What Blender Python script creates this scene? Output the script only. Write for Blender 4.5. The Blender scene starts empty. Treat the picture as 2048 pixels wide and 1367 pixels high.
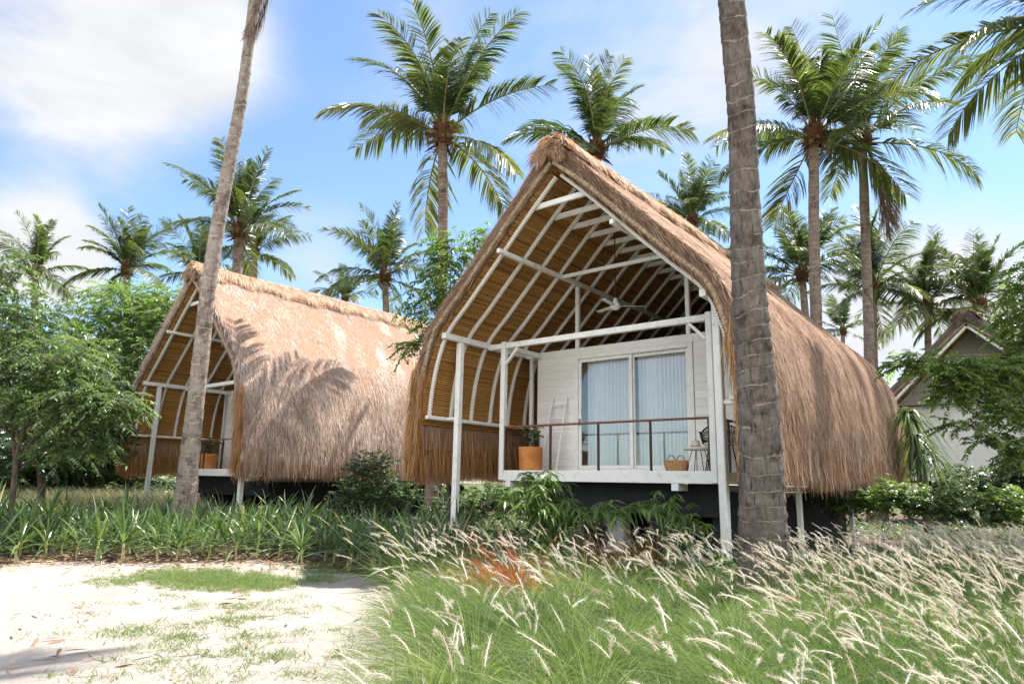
import bpy, math, random
import numpy as np
from mathutils import Matrix, Vector

S = bpy.context.scene
rng = np.random.default_rng(7)
random.seed(7)
R = math.radians

# ------------------------------------------------------------------ camera
F_PX, PITCH, ROLL, YAW = 1365.05, R(11.672), R(1.095), R(39.256)
CAM = np.array([7.140, -11.383, 1.441])
_fw = np.array([-math.sin(YAW) * math.cos(PITCH), math.cos(YAW) * math.cos(PITCH), math.sin(PITCH)])
_r0 = np.array([math.cos(YAW), math.sin(YAW), 0.0])
_u0 = np.cross(_r0, _fw)
_rt = _r0 * math.cos(ROLL) + _u0 * math.sin(ROLL)
_up = -_r0 * math.sin(ROLL) + _u0 * math.cos(ROLL)
cd = bpy.data.cameras.new("camera")
cam = bpy.data.objects.new("camera", cd)
S.collection.objects.link(cam)
cam.matrix_world = Matrix(((_rt[0], _up[0], -_fw[0], CAM[0]), (_rt[1], _up[1], -_fw[1], CAM[1]),
                           (_rt[2], _up[2], -_fw[2], CAM[2]), (0, 0, 0, 1)))
cd.sensor_width = 36.0
cd.lens = F_PX / 2048 * 36
cd.clip_end = 3000
cd.clip_start = 0.05
S.camera = cam

# ------------------------------------------------------------------ light, sky, exposure
SUN_AZ, SUN_EL = R(21), R(63)          # azimuth from +Y towards +X
sd = np.array([math.cos(SUN_EL) * math.sin(SUN_AZ), math.cos(SUN_EL) * math.cos(SUN_AZ), math.sin(SUN_EL)])
sl = bpy.data.lights.new("sun", 'SUN')
sl.energy = 3.9
sl.angle = R(0.53)
sl.color = (1.0, 0.945, 0.86)
sun = bpy.data.objects.new("sun", sl)
S.collection.objects.link(sun)
sun.rotation_euler = Vector(sd).to_track_quat('Z', 'Y').to_euler()
sun.location = (0, 0, 40)

S.view_settings.view_transform = 'Standard'
S.view_settings.look = 'None'
S.view_settings.exposure = 1.7
S.view_settings.gamma = 1.0
S.view_settings.use_curve_mapping = False


def at(px, py, depth):
    d = _fw + _rt * (px - 1024) / F_PX - _up * (py - 683.5) / F_PX
    return CAM + d * depth


def gnd(px, py, z=0.0):
    d = _fw + _rt * (px - 1024) / F_PX - _up * (py - 683.5) / F_PX
    return CAM + d * ((z - CAM[2]) / d[2])


def foot(px, depth):
    """ground point seen under picture column px at a depth"""
    p = at(px, 965, depth)
    return np.array([p[0], p[1], 0.0])


def project(P):
    d = np.asarray(P) - CAM
    z = d @ _fw
    return 1024 + F_PX * (d @ _rt) / z, 683.5 - F_PX * (d @ _up) / z, z


W = bpy.data.worlds.new("World")
S.world = W
W.use_nodes = True
nt = W.node_tree
N, L = nt.nodes, nt.links
N.clear()
out = N.new('ShaderNodeOutputWorld')
bg = N.new('ShaderNodeBackground')
sky = N.new('ShaderNodeTexSky')
sky.sky_type = 'NISHITA'
sky.sun_disc = False
sky.sun_elevation = SUN_EL
sky.sun_rotation = SUN_AZ
sky.air_density = 1.0
sky.dust_density = 0.3
sky.ozone_density = 4.0
bg.inputs['Strength'].default_value = 0.084
tc = N.new('ShaderNodeTexCoord')


def wmath(op, a, b=None, clamp=False):
    n = N.new('ShaderNodeMath')
    n.operation = op
    n.use_clamp = clamp
    for i, v in enumerate((a, b)):
        if v is None:
            continue
        if isinstance(v, (int, float)):
            n.inputs[i].default_value = v
        else:
            L.new(v, n.inputs[i])
    return n.outputs[0]


def wnoise(scale, detail, rough, stretch):
    m = N.new('ShaderNodeMapping')
    m.inputs['Scale'].default_value = stretch
    L.new(tc.outputs['Generated'], m.inputs['Vector'])
    n = N.new('ShaderNodeTexNoise')
    n.inputs['Scale'].default_value = scale
    n.inputs['Detail'].default_value = detail
    n.inputs['Roughness'].default_value = rough
    n.inputs['Distortion'].default_value = 0.4
    L.new(m.outputs[0], n.inputs['Vector'])
    return n.outputs['Fac']


nz = wnoise(3.0, 8, 0.58, (1, 1, 1.8))
nz2 = wnoise(6.5, 7, 0.6, (1, 1, 3.0))
total = None
back = None
# cloud banks: picture direction, angular radius, weight
for bank in [(120, 20, 0.18, 1.05), (360, 60, 0.13, .95), (30, 480, 0.085, 1.15), (130, 520, 0.07, 0.7),
                         (640, 470, 0.08, 0.45), (1330, 120, 0.19, 0.48), (1830, 700, 0.2, 0.95),
                         (600, 600, 0.09, 0.4), 'B', 'C', 'D', (1620, 50, 0.16, 0.42), (960, 40, 0.16, 0.34), (180, 250, .10, .30)]:
    if isinstance(bank, str):            # unseen cloud banks added behind the photographer to fill the shaded porch
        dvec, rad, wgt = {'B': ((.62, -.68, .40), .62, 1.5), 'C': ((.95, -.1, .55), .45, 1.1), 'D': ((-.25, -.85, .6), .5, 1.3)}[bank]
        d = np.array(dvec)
    else:
        px, py, rad, wgt = bank
        d = at(px, py, 1.0) - CAM
    d = d / np.linalg.norm(d)
    dp = N.new('ShaderNodeVectorMath')
    dp.operation = 'DISTANCE'
    L.new(tc.outputs['Generated'], dp.inputs[0])
    dp.inputs[1].default_value = tuple(d)
    mr = N.new('ShaderNodeMapRange')
    mr.interpolation_type = 'SMOOTHSTEP'
    mr.inputs['From Min'].default_value = 0.25 * rad
    mr.inputs['From Max'].default_value = 1.35 * rad
    mr.inputs['To Min'].default_value = wgt
    mr.inputs['To Max'].default_value = 0.0
    L.new(dp.outputs['Value'], mr.inputs['Value'])
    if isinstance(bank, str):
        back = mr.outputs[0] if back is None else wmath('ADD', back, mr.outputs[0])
    total = mr.outputs[0] if total is None else wmath('ADD', total, mr.outputs[0])
# elsewhere in the sky: scattered cloud from the same noise
wide = wmath('MULTIPLY', wmath('SUBTRACT', nz, 0.53), 0.9)
msk = wmath('ADD', wmath('MULTIPLY', total, wmath('ADD', wmath('MULTIPLY', nz, 1.5), wmath('MULTIPLY', nz2, 0.55))), wide)
msk = wmath('SUBTRACT', msk, 0.12)
mr = N.new('ShaderNodeMapRange')
mr.interpolation_type = 'SMOOTHSTEP'
mr.inputs['From Min'].default_value = -0.15
mr.inputs['From Max'].default_value = 0.95
L.new(msk, mr.inputs['Value'])
mixc = N.new('ShaderNodeMix')
mixc.data_type = 'RGBA'
L.new(mr.outputs[0], mixc.inputs['Factor'])
L.new(sky.outputs[0], mixc.inputs['A'])
# the added fill banks are made brighter than the clouds in view
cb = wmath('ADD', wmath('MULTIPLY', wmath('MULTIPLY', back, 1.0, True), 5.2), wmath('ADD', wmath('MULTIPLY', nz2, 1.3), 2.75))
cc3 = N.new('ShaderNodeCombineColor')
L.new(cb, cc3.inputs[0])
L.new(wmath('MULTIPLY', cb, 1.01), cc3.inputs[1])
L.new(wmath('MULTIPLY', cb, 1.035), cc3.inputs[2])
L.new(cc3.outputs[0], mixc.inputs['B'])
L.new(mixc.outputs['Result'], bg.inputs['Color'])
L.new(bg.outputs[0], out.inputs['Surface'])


# ------------------------------------------------------------------ mesh builder
def nrm(a):
    a = np.asarray(a, float)
    return a / np.maximum(np.linalg.norm(a, axis=-1, keepdims=True), 1e-9)


class MB:
    def __init__(self):
        self.v, self.q, self.t, self.r, self.uv, self.qm, self.tm = [], [], [], [], [], [], []
        self.n = 0

    def add(self, v, q=None, t=None, rnd=0.5, uv=None, mi=0):
        v = np.asarray(v, float).reshape(-1, 3)
        self.v.append(v)
        r = np.asarray(rnd, float)
        self.r.append(np.broadcast_to(r, (len(v),)) if r.ndim == 0 else r.reshape(-1))
        self.uv.append(np.zeros((len(v), 2)) if uv is None else np.asarray(uv, float).reshape(-1, 2))
        if q is not None and len(q):
            q = np.asarray(q, np.int64).reshape(-1, 4)
            self.q.append(q + self.n)
            self.qm.append(np.full(len(q), mi))
        if t is not None and len(t):
            t = np.asarray(t, np.int64).reshape(-1, 3)
            self.t.append(t + self.n)
            self.tm.append(np.full(len(t), mi))
        self.n += len(v)
        return self

    # ---- chamfered oriented box
    def box(self, c, s, M=None, ch=0.006, rnd=0.5, mi=0):
        h = np.asarray(s, float) / 2
        ch = min(ch, 0.45 * h.min())
        vs, idx = [], {}
        for sx in (-1, 1):
            for sy in (-1, 1):
                for sz in (-1, 1):
                    for ax in range(3):
                        p = np.array([sx, sy, sz]) * h
                        for k in range(3):
                            if k != ax:
                                p[k] -= ch * (sx, sy, sz)[k]
                        idx[(sx, sy, sz, ax)] = len(vs)
                        vs.append(p)
        q, t = [], []
        for ax in range(3):
            a, b = (ax + 1) % 3, (ax + 2) % 3
            for sg in (-1, 1):
                f = []
                for u, w in ((-1, -1), (1, -1), (1, 1), (-1, 1)):
                    k = [0, 0, 0]
                    k[ax], k[a], k[b] = sg, u, w
                    f.append(idx[(*k, ax)])
                q.append(f if sg > 0 else f[::-1])
            for u in (-1, 1):       # edges parallel to ax
                for w in (-1, 1):
                    k1, k2 = [0, 0, 0], [0, 0, 0]
                    k1[ax], k1[a], k1[b] = -1, u, w
                    k2[ax], k2[a], k2[b] = 1, u, w
                    f = [idx[(*k1, a)], idx[(*k2, a)], idx[(*k2, b)], idx[(*k1, b)]]
                    q.append(f if u * w < 0 else f[::-1])
        for sx in (-1, 1):
            for sy in (-1, 1):
                for sz in (-1, 1):
                    f = [idx[(sx, sy, sz, k)] for k in range(3)]
                    t.append(f if sx * sy * sz > 0 else f[::-1])
        v = np.array(vs)
        if M is not None:
            v = v @ np.asarray(M, float).T
        return self.add(v + np.asarray(c, float), q, t, rnd, None, mi)

    def span(self, x0, x1, y0, y1, z0, z1, ch=0.006, rnd=0.5, mi=0):
        return self.box(((x0 + x1) / 2, (y0 + y1) / 2, (z0 + z1) / 2), (x1 - x0, y1 - y0, z1 - z0), None, ch, rnd, mi)

    def bar(self, a, b, w, h, up=(0, 0, 1), ch=0.006, rnd=0.5, mi=0):
        a, b = np.asarray(a, float), np.asarray(b, float)
        d = nrm(b - a)
        s = np.cross(d, up)
        if np.linalg.norm(s) < 1e-4:
            s = np.cross(d, (0, 1, 0))
        s = nrm(s)
        u = np.cross(s, d)
        return self.box((a + b) / 2, (np.linalg.norm(b - a), w, h), np.array([d, s, u]).T, ch, rnd, mi)

    def tube(self, P, rad, n=8, rnd=0.5, cap=True, mi=0, jit=None):
        P = np.asarray(P, float)
        m = len(P)
        rad = np.broadcast_to(np.asarray(rad, float), (m,))
        T = nrm(np.gradient(P, axis=0))
        ref = np.array([0, 0, 1.0]) if abs(T[0][2]) < 0.9 else np.array([1.0, 0, 0])
        s = nrm(np.cross(T, ref))
        u = np.cross(s, T)
        an = np.linspace(0, 2 * np.pi, n, endpoint=False)
        rr = rad[:, None] * (np.ones((m, n)) if jit is None else jit)
        V = P[:, None] + rr[..., None] * (np.cos(an)[None, :, None] * s[:, None] + np.sin(an)[None, :, None] * u[:, None])
        ln = np.concatenate([[0], np.cumsum(np.linalg.norm(np.diff(P, axis=0), axis=1))])
        uv = np.stack([np.broadcast_to(an / (2 * np.pi), (m, n)), np.broadcast_to(ln[:, None], (m, n))], -1)
        i, j = np.meshgrid(np.arange(m - 1), np.arange(n), indexing='ij')
        j2 = (j + 1) % n
        q = np.stack([i * n + j, i * n + j2, (i + 1) * n + j2, (i + 1) * n + j], -1).reshape(-1, 4)
        t = None
        V = V.reshape(-1, 3)
        uv = uv.reshape(-1, 2)
        if cap:
            V = np.vstack([V, P[0], P[-1]])
            uv = np.vstack([uv, [0, 0], [0, ln[-1]]])
            k = np.arange(n)
            t = np.vstack([np.stack([(k + 1) % n, k, np.full(n, m * n)], -1),
                           np.stack([(m - 1) * n + k, (m - 1) * n + (k + 1) % n, np.full(n, m * n + 1)], -1)])
        return self.add(V, q, t, rnd, uv, mi)

    def lathe(self, prof, n=24, c=(0, 0, 0), rnd=0.5, mi=0):
        prof = np.asarray(prof, float)
        an = np.linspace(0, 2 * np.pi, n, endpoint=False)
        V = np.stack([prof[:, None, 0] * np.cos(an), prof[:, None, 0] * np.sin(an), np.broadcast_to(prof[:, None, 1], (len(prof), n))], -1)
        m = len(prof)
        i, j = np.meshgrid(np.arange(m - 1), np.arange(n), indexing='ij')
        j2 = (j + 1) % n
        q = np.stack([i * n + j, i * n + j2, (i + 1) * n + j2, (i + 1) * n + j], -1).reshape(-1, 4)
        uv = np.stack([np.broadcast_to(an / 6.2832, (m, n)), np.broadcast_to(prof[:, None, 1], (m, n))], -1)
        return self.add(V.reshape(-1, 3) + np.asarray(c, float), q, None, rnd, uv.reshape(-1, 2), mi)

    def grid(self, V, rnd=0.5, uv=None, flip=False, mi=0, wrap=False):
        V = np.asarray(V, float)
        m, n = V.shape[:2]
        i, j = np.meshgrid(np.arange(m - 1), np.arange(n if wrap else n - 1), indexing='ij')
        j2 = (j + 1) % n
        q = np.stack([i * n + j, i * n + j2, (i + 1) * n + j2, (i + 1) * n + j], -1).reshape(-1, 4)
        if flip:
            q = q[:, ::-1]
        r = rnd if np.ndim(rnd) == 0 else np.asarray(rnd).reshape(-1)
        return self.add(V.reshape(-1, 3), q, None, r, None if uv is None else np.asarray(uv).reshape(-1, 2), mi)

    # ---- many tapering leaves / blades / strands at once
    def blades(self, P, D, ln, wd, side, bend, segs=3, shape=(1.0, 1.0, .75, .08), rnd=None, mi=0, fold=0.0):
        """P start, D unit direction, bend = displacement of the tip (grows with s^2)"""
        P, D, side, bend = (np.asarray(a, float) for a in (P, D, side, bend))
        k = len(P)
        ln = np.broadcast_to(np.asarray(ln, float), (k,))
        wd = np.broadcast_to(np.asarray(wd, float), (k,))
        s = np.linspace(0, 1, segs + 1)
        C = P[:, None] + D[:, None] * (ln[:, None] * s)[..., None] + bend[:, None] * (s ** 2)[None, :, None]
        w = np.interp(s, np.linspace(0, 1, len(shape)), shape)
        hw = (wd[:, None] * w / 2)[..., None]
        A = C - side[:, None] * hw
        B = C + side[:, None] * hw
        r = rng.random(k) if rnd is None else np.broadcast_to(np.asarray(rnd, float), (k,))
        if fold:
            up = nrm(np.cross(D, side))
            M = C - up[:, None] * (hw * fold)
            V = np.stack([A, M, B], 2)
            cols = 3
        else:
            V = np.stack([A, B], 2)
            cols = 2
        base = (np.arange(k) * (segs + 1) * cols)[:, None, None]
        i = np.arange(segs)[None, :, None] * cols
        c = np.arange(cols - 1)[None, None, :]
        a = base + i + c
        q = np.stack([a, a + 1, a + 1 + cols, a + cols], -1).reshape(-1, 4)
        uvv = np.zeros((k, segs + 1, cols, 2))
        uvv[..., 1] = s[None, :, None]
        uvv[..., 0] = np.linspace(0, 1, cols)
        return self.add(V.reshape(-1, 3), q, None, np.repeat(r, (segs + 1) * cols), uvv.reshape(-1, 2), mi)

    def mesh(self, name, mats, smooth=False):
        me = bpy.data.meshes.new(name)
        v = np.concatenate(self.v)
        q = np.concatenate(self.q) if self.q else np.zeros((0, 4), np.int64)
        t = np.concatenate(self.t) if self.t else np.zeros((0, 3), np.int64)
        qm = np.concatenate(self.qm) if self.qm else np.zeros(0, int)
        tm = np.concatenate(self.tm) if self.tm else np.zeros(0, int)
        loops = np.concatenate([q.ravel(), t.ravel()]).astype(np.int32)
        me.vertices.add(len(v))
        me.vertices.foreach_set('co', v.astype(np.float32).ravel())
        me.loops.add(len(loops))
        me.loops.foreach_set('vertex_index', loops)
        np_ = len(q) + len(t)
        me.polygons.add(np_)
        st = np.concatenate([np.arange(len(q)) * 4, len(q) * 4 + np.arange(len(t)) * 3]).astype(np.int32)
        me.polygons.foreach_set('loop_start', st)
        me.polygons.foreach_set('loop_total', np.concatenate([np.full(len(q), 4), np.full(len(t), 3)]).astype(np.int32))
        me.polygons.foreach_set('material_index', np.concatenate([qm, tm]).astype(np.int32))
        me.polygons.foreach_set('use_smooth', np.full(np_, bool(smooth)))
        at_ = me.attributes.new('rnd', 'FLOAT', 'POINT')
        at_.data.foreach_set('value', np.concatenate(self.r).astype(np.float32))
        ul = me.uv_layers.new(name='UVMap')
        ul.data.foreach_set('uv', np.concatenate(self.uv)[loops].astype(np.float32).ravel())
        me.update()
        me.validate()
        for m in (mats if isinstance(mats, (list, tuple)) else [mats]):
            me.materials.append(m)
        return me

    def obj(self, name, mats, parent=None, smooth=False, loc=None):
        return link(name, self.mesh(name, mats, smooth), parent, loc)


def link(name, me, parent=None, loc=None):
    o = bpy.data.objects.new(name, me)
    S.collection.objects.link(o)
    if parent is not None:
        o.parent = parent
    if loc is not None:
        o.location = tuple(loc)
    return o


def tag(o, label=None, cat=None, group=None, kind=None):
    if label:
        o['label'] = label
    if cat:
        o['category'] = cat
    if group:
        o['group'] = group
    if kind:
        o['kind'] = kind
    return o


def thing(name, label, cat, loc=(0, 0, 0), rz=0.0, group=None):
    o = bpy.data.objects.new(name, None)
    o.empty_display_size = 0.3
    S.collection.objects.link(o)
    o.location = tuple(loc)
    o.rotation_euler = (0, 0, rz)
    return tag(o, label, cat, group)


def copy_tree(o, parent=None):
    c = o.copy()
    S.collection.objects.link(c)
    c.parent = parent
    for ch in list(o.children):
        copy_tree(ch, c)
    return c


# ------------------------------------------------------------------ materials
def new_mat(name):
    m = bpy.data.materials.new(name)
    m.use_nodes = True
    m.node_tree.nodes.clear()
    return m, m.node_tree.nodes, m.node_tree.links


def ramp(Nn, stops):
    r = Nn.new('ShaderNodeValToRGB')
    e = r.color_ramp.elements
    while len(e) < len(stops):
        e.new(0.5)
    for k, (p, c) in enumerate(stops):
        e[k].position = p
        e[k].color = (*c, 1)
    return r


def tex(Nn, Ll, kind, scale, detail=4, rough=0.5, coord='Object', stretch=None, dist=0.0):
    c = Nn.new('ShaderNodeTexCoord')
    src = c.outputs[coord]
    if stretch:
        mp = Nn.new('ShaderNodeMapping')
        mp.inputs['Scale'].default_value = stretch
        Ll.new(src, mp.inputs['Vector'])
        src = mp.outputs[0]
    n = Nn.new('ShaderNodeTex' + kind)
    n.inputs['Scale'].default_value = scale
    if kind == 'Noise':
        n.inputs['Detail'].default_value = detail
        n.inputs['Roughness'].default_value = rough
        n.inputs['Distortion'].default_value = dist
    Ll.new(src, n.inputs['Vector'])
    return n


def mixrgb(Nn, Ll, fac, a, b, mode='MIX'):
    m = Nn.new('ShaderNodeMix')
    m.data_type = 'RGBA'
    m.blend_type = mode
    for key, v in (('Factor', fac), ('A', a), ('B', b)):
        if isinstance(v, (int, float)):
            m.inputs[key].default_value = v
        elif isinstance(v, tuple):
            m.inputs[key].default_value = (*v, 1)
        else:
            Ll.new(v, m.inputs[key])
    return m.outputs['Result']


def fin(Nn, Ll, color, rough=0.6, spec=0.3, bump=None, bstr=0.3, bdist=0.01, transl=0.0, tcol=None, metal=0.0):
    b = Nn.new('ShaderNodeBsdfPrincipled')
    if isinstance(color, tuple):
        b.inputs['Base Color'].default_value = (*color, 1)
    else:
        Ll.new(color, b.inputs['Base Color'])
    b.inputs['Roughness'].default_value = rough
    b.inputs['Specular IOR Level'].default_value = spec
    b.inputs['Metallic'].default_value = metal
    if bump is not None:
        bp = Nn.new('ShaderNodeBump')
        bp.inputs['Strength'].default_value = bstr
        bp.inputs['Distance'].default_value = bdist
        Ll.new(bump, bp.inputs['Height'])
        Ll.new(bp.outputs[0], b.inputs['Normal'])
    o = Nn.new('ShaderNodeOutputMaterial')
    if transl > 0:
        t = Nn.new('ShaderNodeBsdfTranslucent')
        c = tcol if tcol is not None else color
        if isinstance(c, tuple):
            t.inputs['Color'].default_value = (*c, 1)
        else:
            Ll.new(c, t.inputs['Color'])
        mx = Nn.new('ShaderNodeMixShader')
        mx.inputs[0].default_value = transl
        Ll.new(b.outputs[0], mx.inputs[1])
        Ll.new(t.outputs[0], mx.inputs[2])
        Ll.new(mx.outputs[0], o.inputs['Surface'])
    else:
        Ll.new(b.outputs[0], o.inputs['Surface'])
    return b


def attr(Nn, name='rnd'):
    a = Nn.new('ShaderNodeAttribute')
    a.attribute_name = name
    return a.outputs['Fac']


def mat_blade(name, stops, rough=0.6, spec=0.25, transl=0.3, tmul=(1.2, 1.3, 0.6), nscale=0.0, namt=0.3):
    m, Nn, Ll = new_mat(name)
    r = ramp(Nn, stops)
    a = attr(Nn)
    if nscale:
        n = tex(Nn, Ll, 'Noise', nscale, 3)
        ma = Nn.new('ShaderNodeMath')
        ma.operation = 'MULTIPLY_ADD'
        Ll.new(n.outputs['Fac'], ma.inputs[0])
        ma.inputs[1].default_value = namt * 2
        ad = Nn.new('ShaderNodeMath')
        ad.operation = 'SUBTRACT'
        Ll.new(a, ad.inputs[0])
        ad.inputs[1].default_value = namt
        Ll.new(ad.outputs[0], ma.inputs[2])
        a = ma.outputs[0]
    Ll.new(a, r.inputs[0])
    tc_ = mixrgb(Nn, Ll, 1.0, r.outputs[0], tmul, 'MULTIPLY') if transl else None
    fin(Nn, Ll, r.outputs[0], rough, spec, transl=transl, tcol=tc_)
    return m


def mat_noise(name, stops, scale, rough=0.7, spec=0.3, bstr=0.2, bdist=0.01, stretch=None, detail=6, bscale=None, rndmix=0.0):
    m, Nn, Ll = new_mat(name)
    n = tex(Nn, Ll, 'Noise', scale, detail, 0.6, stretch=stretch)
    r = ramp(Nn, stops)
    src = n.outputs['Fac']
    if rndmix:
        mx = Nn.new('ShaderNodeMix')
        mx.inputs[0].default_value = rndmix
        Ll.new(src, mx.inputs[2])
        Ll.new(attr(Nn), mx.inputs[3])
        src = mx.outputs[0]
    Ll.new(src, r.inputs[0])
    bsrc = n
    if bscale:
        bsrc = tex(Nn, Ll, 'Noise', bscale, 5, 0.6, stretch=stretch)
    fin(Nn, Ll, r.outputs[0], rough, spec, bsrc.outputs['Fac'], bstr, bdist)
    return m


M_thatch = mat_blade('thatch', [(0, (.22, .135, .105)), (.35, (.49, .37, .31)), (.7, (.73, .61, .53)), (1, (.85, .77, .69))], .75, .2, .18, (1.0, .8, .6), .9, .12)
M_thatch_red = mat_blade('thatch_reddish', [(0, (.12, .062, .042)), (.35, (.285, .175, .115)), (.7, (.47, .325, .235)), (1, (.66, .51, .40))], .75, .2, .18, (1.0, .8, .6), .9, .12)
M_thatch_grey = mat_blade('thatch_grey', [(0, (.10, .075, .06)), (.4, (.24, .19, .155)), (1, (.44, .38, .33))], .8, .2, .1)
M_thatch_core = mat_noise('thatch_core', [(.3, (.16, .09, .055)), (.7, (.38, .26, .19))], 8, .9, .1, .5, .02, (3, 3, .6))
M_fringe = mat_blade('fringe', [(0, (.20, .09, .035)), (.4, (.48, .26, .10)), (1, (.74, .50, .24))], .7, .25, .42, (1.2, .85, .5))
M_eave = mat_blade('eave_straw', [(0, (.14, .075, .045)), (.4, (.36, .225, .15)), (1, (.66, .49, .37))], .75, .2, .2, (1.1, .8, .55), .9, .12)
M_ridge = mat_blade('ridge_straw', [(0, (.28, .15, .09)), (.4, (.58, .40, .27)), (1, (.81, .67, .52))], .7, .25, .2, (1.1, .8, .5))
M_ridge_core = mat_noise('ridge_core', [(.3, (.20, .09, .05)), (.7, (.42, .25, .14))], 12, .9, .1, .5, .02)
M_white = mat_noise('white_paint', [(.28, (.56, .53, .48)), (.38, (.73, .715, .685)), (.62, (.81, .80, .775))], 7, .5, .35, .10, .003, (1, 1, 1), 6, 60)
M_dark_metal = mat_noise('dark_metal', [(.3, (.018, .016, .015)), (.7, (.035, .03, .028))], 20, .5, .4, .05)
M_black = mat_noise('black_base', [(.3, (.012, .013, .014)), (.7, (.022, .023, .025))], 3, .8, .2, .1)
M_railwood = mat_noise('rail_wood', [(.3, (.10, .035, .02)), (.7, (.24, .095, .05))], 6, .45, .4, .15, .003, (1, 1, 1))
M_railpost = mat_noise('rail_post', [(.3, (.035, .014, .010)), (.7, (.075, .03, .02))], 6, .5, .35, .1, .003)


def mat_boards():
    m, Nn, Ll = new_mat('painted_boards')
    c = Nn.new('ShaderNodeTexCoord')
    sp = Nn.new('ShaderNodeSeparateXYZ')
    Ll.new(c.outputs['Object'], sp.inputs[0])
    a = Nn.new('ShaderNodeMath')
    a.operation = 'MULTIPLY'
    a.inputs[1].default_value = 1 / 0.165
    Ll.new(sp.outputs['Z'], a.inputs[0])
    f = Nn.new('ShaderNodeMath')
    f.operation = 'FRACT'
    Ll.new(a.outputs[0], f.inputs[0])
    g = Nn.new('ShaderNodeMapRange')
    g.inputs['From Min'].default_value = 0.0
    g.inputs['From Max'].default_value = 0.07
    Ll.new(f.outputs[0], g.inputs['Value'])
    fl = Nn.new('ShaderNodeMath')
    fl.operation = 'FLOOR'
    Ll.new(a.outputs[0], fl.inputs[0])
    wn = Nn.new('ShaderNodeTexWhiteNoise')
    wn.noise_dimensions = '1D'
    Ll.new(fl.outputs[0], wn.inputs['W'])
    n = tex(Nn, Ll, 'Noise', 3.0, 7, .65, stretch=(1, 1, 6))
    r = ramp(Nn, [(.3, (.72, .70, .655)), (.65, (.83, .815, .78))])
    ad = Nn.new('ShaderNodeMath')
    ad.operation = 'MULTIPLY_ADD'
    Ll.new(wn.outputs['Value'], ad.inputs[0])
    ad.inputs[1].default_value = .22
    sb = Nn.new('ShaderNodeMath')
    sb.operation = 'SUBTRACT'
    Ll.new(n.outputs['Fac'], sb.inputs[0])
    sb.inputs[1].default_value = .1
    Ll.new(sb.outputs[0], ad.inputs[2])
    Ll.new(ad.outputs[0], r.inputs[0])
    col = mixrgb(Nn, Ll, g.outputs[0], (.56, .535, .49), r.outputs[0])
    fin(Nn, Ll, col, .6, .3, g.outputs[0], .6, .006)
    return m


M_boards = mat_boards()


def mat_wrapped():
    """white rafters bound all along with dark cord"""
    m, Nn, Ll = new_mat('wrapped_rafter')
    uv = Nn.new('ShaderNodeUVMap')
    sp = Nn.new('ShaderNodeSeparateXYZ')
    Ll.new(uv.outputs[0], sp.inputs[0])
    a = Nn.new('ShaderNodeMath')
    a.operation = 'MULTIPLY'
    a.inputs[1].default_value = 1 / 0.052
    Ll.new(sp.outputs['Y'], a.inputs[0])
    n = tex(Nn, Ll, 'Noise', 30, 3)
    ad = Nn.new('ShaderNodeMath')
    ad.operation = 'MULTIPLY_ADD'
    Ll.new(n.outputs['Fac'], ad.inputs[0])
    ad.inputs[1].default_value = .3
    Ll.new(a.outputs[0], ad.inputs[2])
    f = Nn.new('ShaderNodeMath')
    f.operation = 'FRACT'
    Ll.new(ad.outputs[0], f.inputs[0])
    g = Nn.new('ShaderNodeMapRange')
    g.inputs['From Min'].default_value = .08
    g.inputs['From Max'].default_value = .26
    Ll.new(f.outputs[0], g.inputs['Value'])
    col = mixrgb(Nn, Ll, g.outputs[0], (.40, .32, .24), (.78, .76, .72))
    fin(Nn, Ll, col, .65, .25, g.outputs[0], .2, .005)
    return m


M_wrap = mat_wrapped()
M_reed = mat_blade('reed_lining', [(0, (.25, .105, .028)), (.3, (.42, .205, .052)), (.7, (.55, .30, .09)), (1, (.66, .42, .16))], .5, .35, .12, (1.2, .8, .4))
M_reed_back = mat_noise('lining_backing', [(.3, (.03, .015, .006)), (.7, (.07, .035, .012))], 6, .9, .1)
M_cord = mat_noise('edge_binding', [(.3, (.20, .12, .07)), (.7, (.56, .42, .29))], 18, .8, .2, .6, .02, (1, 1, 1))
M_pot = mat_noise('terracotta', [(.3, (.40, .14, .035)), (.7, (.62, .25, .07))], 5, .6, .35, .1)
M_basket = mat_noise('wicker', [(.3, (.22, .10, .035)), (.7, (.55, .32, .14))], 40, .7, .25, .8, .01)
M_rattan = mat_noise('dark_rattan', [(.3, (.02, .014, .01)), (.7, (.07, .05, .035))], 40, .5, .4, .2)
M_tabletop = mat_noise('pale_stone', [(.3, (.55, .50, .43)), (.7, (.72, .68, .61))], 12, .5, .35, .05)
M_grey = mat_noise('grey_panel', [(.3, (.30, .31, .31)), (.7, (.40, .41, .41))], 4, .6, .3, .05)
M_orange_wood = mat_noise('orange_wood', [(.3, (.28, .11, .04)), (.7, (.48, .22, .09))], 8, .6, .3, .2, .004, (1, 1, 6))
M_gable = mat_noise('grey_gable', [(.3, (.26, .25, .23)), (.7, (.36, .35, .32))], 3, .7, .2, .15, .004, (1, 1, 8))
M_ceil = mat_noise('dark_ceiling', [(.3, (.05, .035, .025)), (.7, (.09, .065, .045))], 4, .8, .2)


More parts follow.
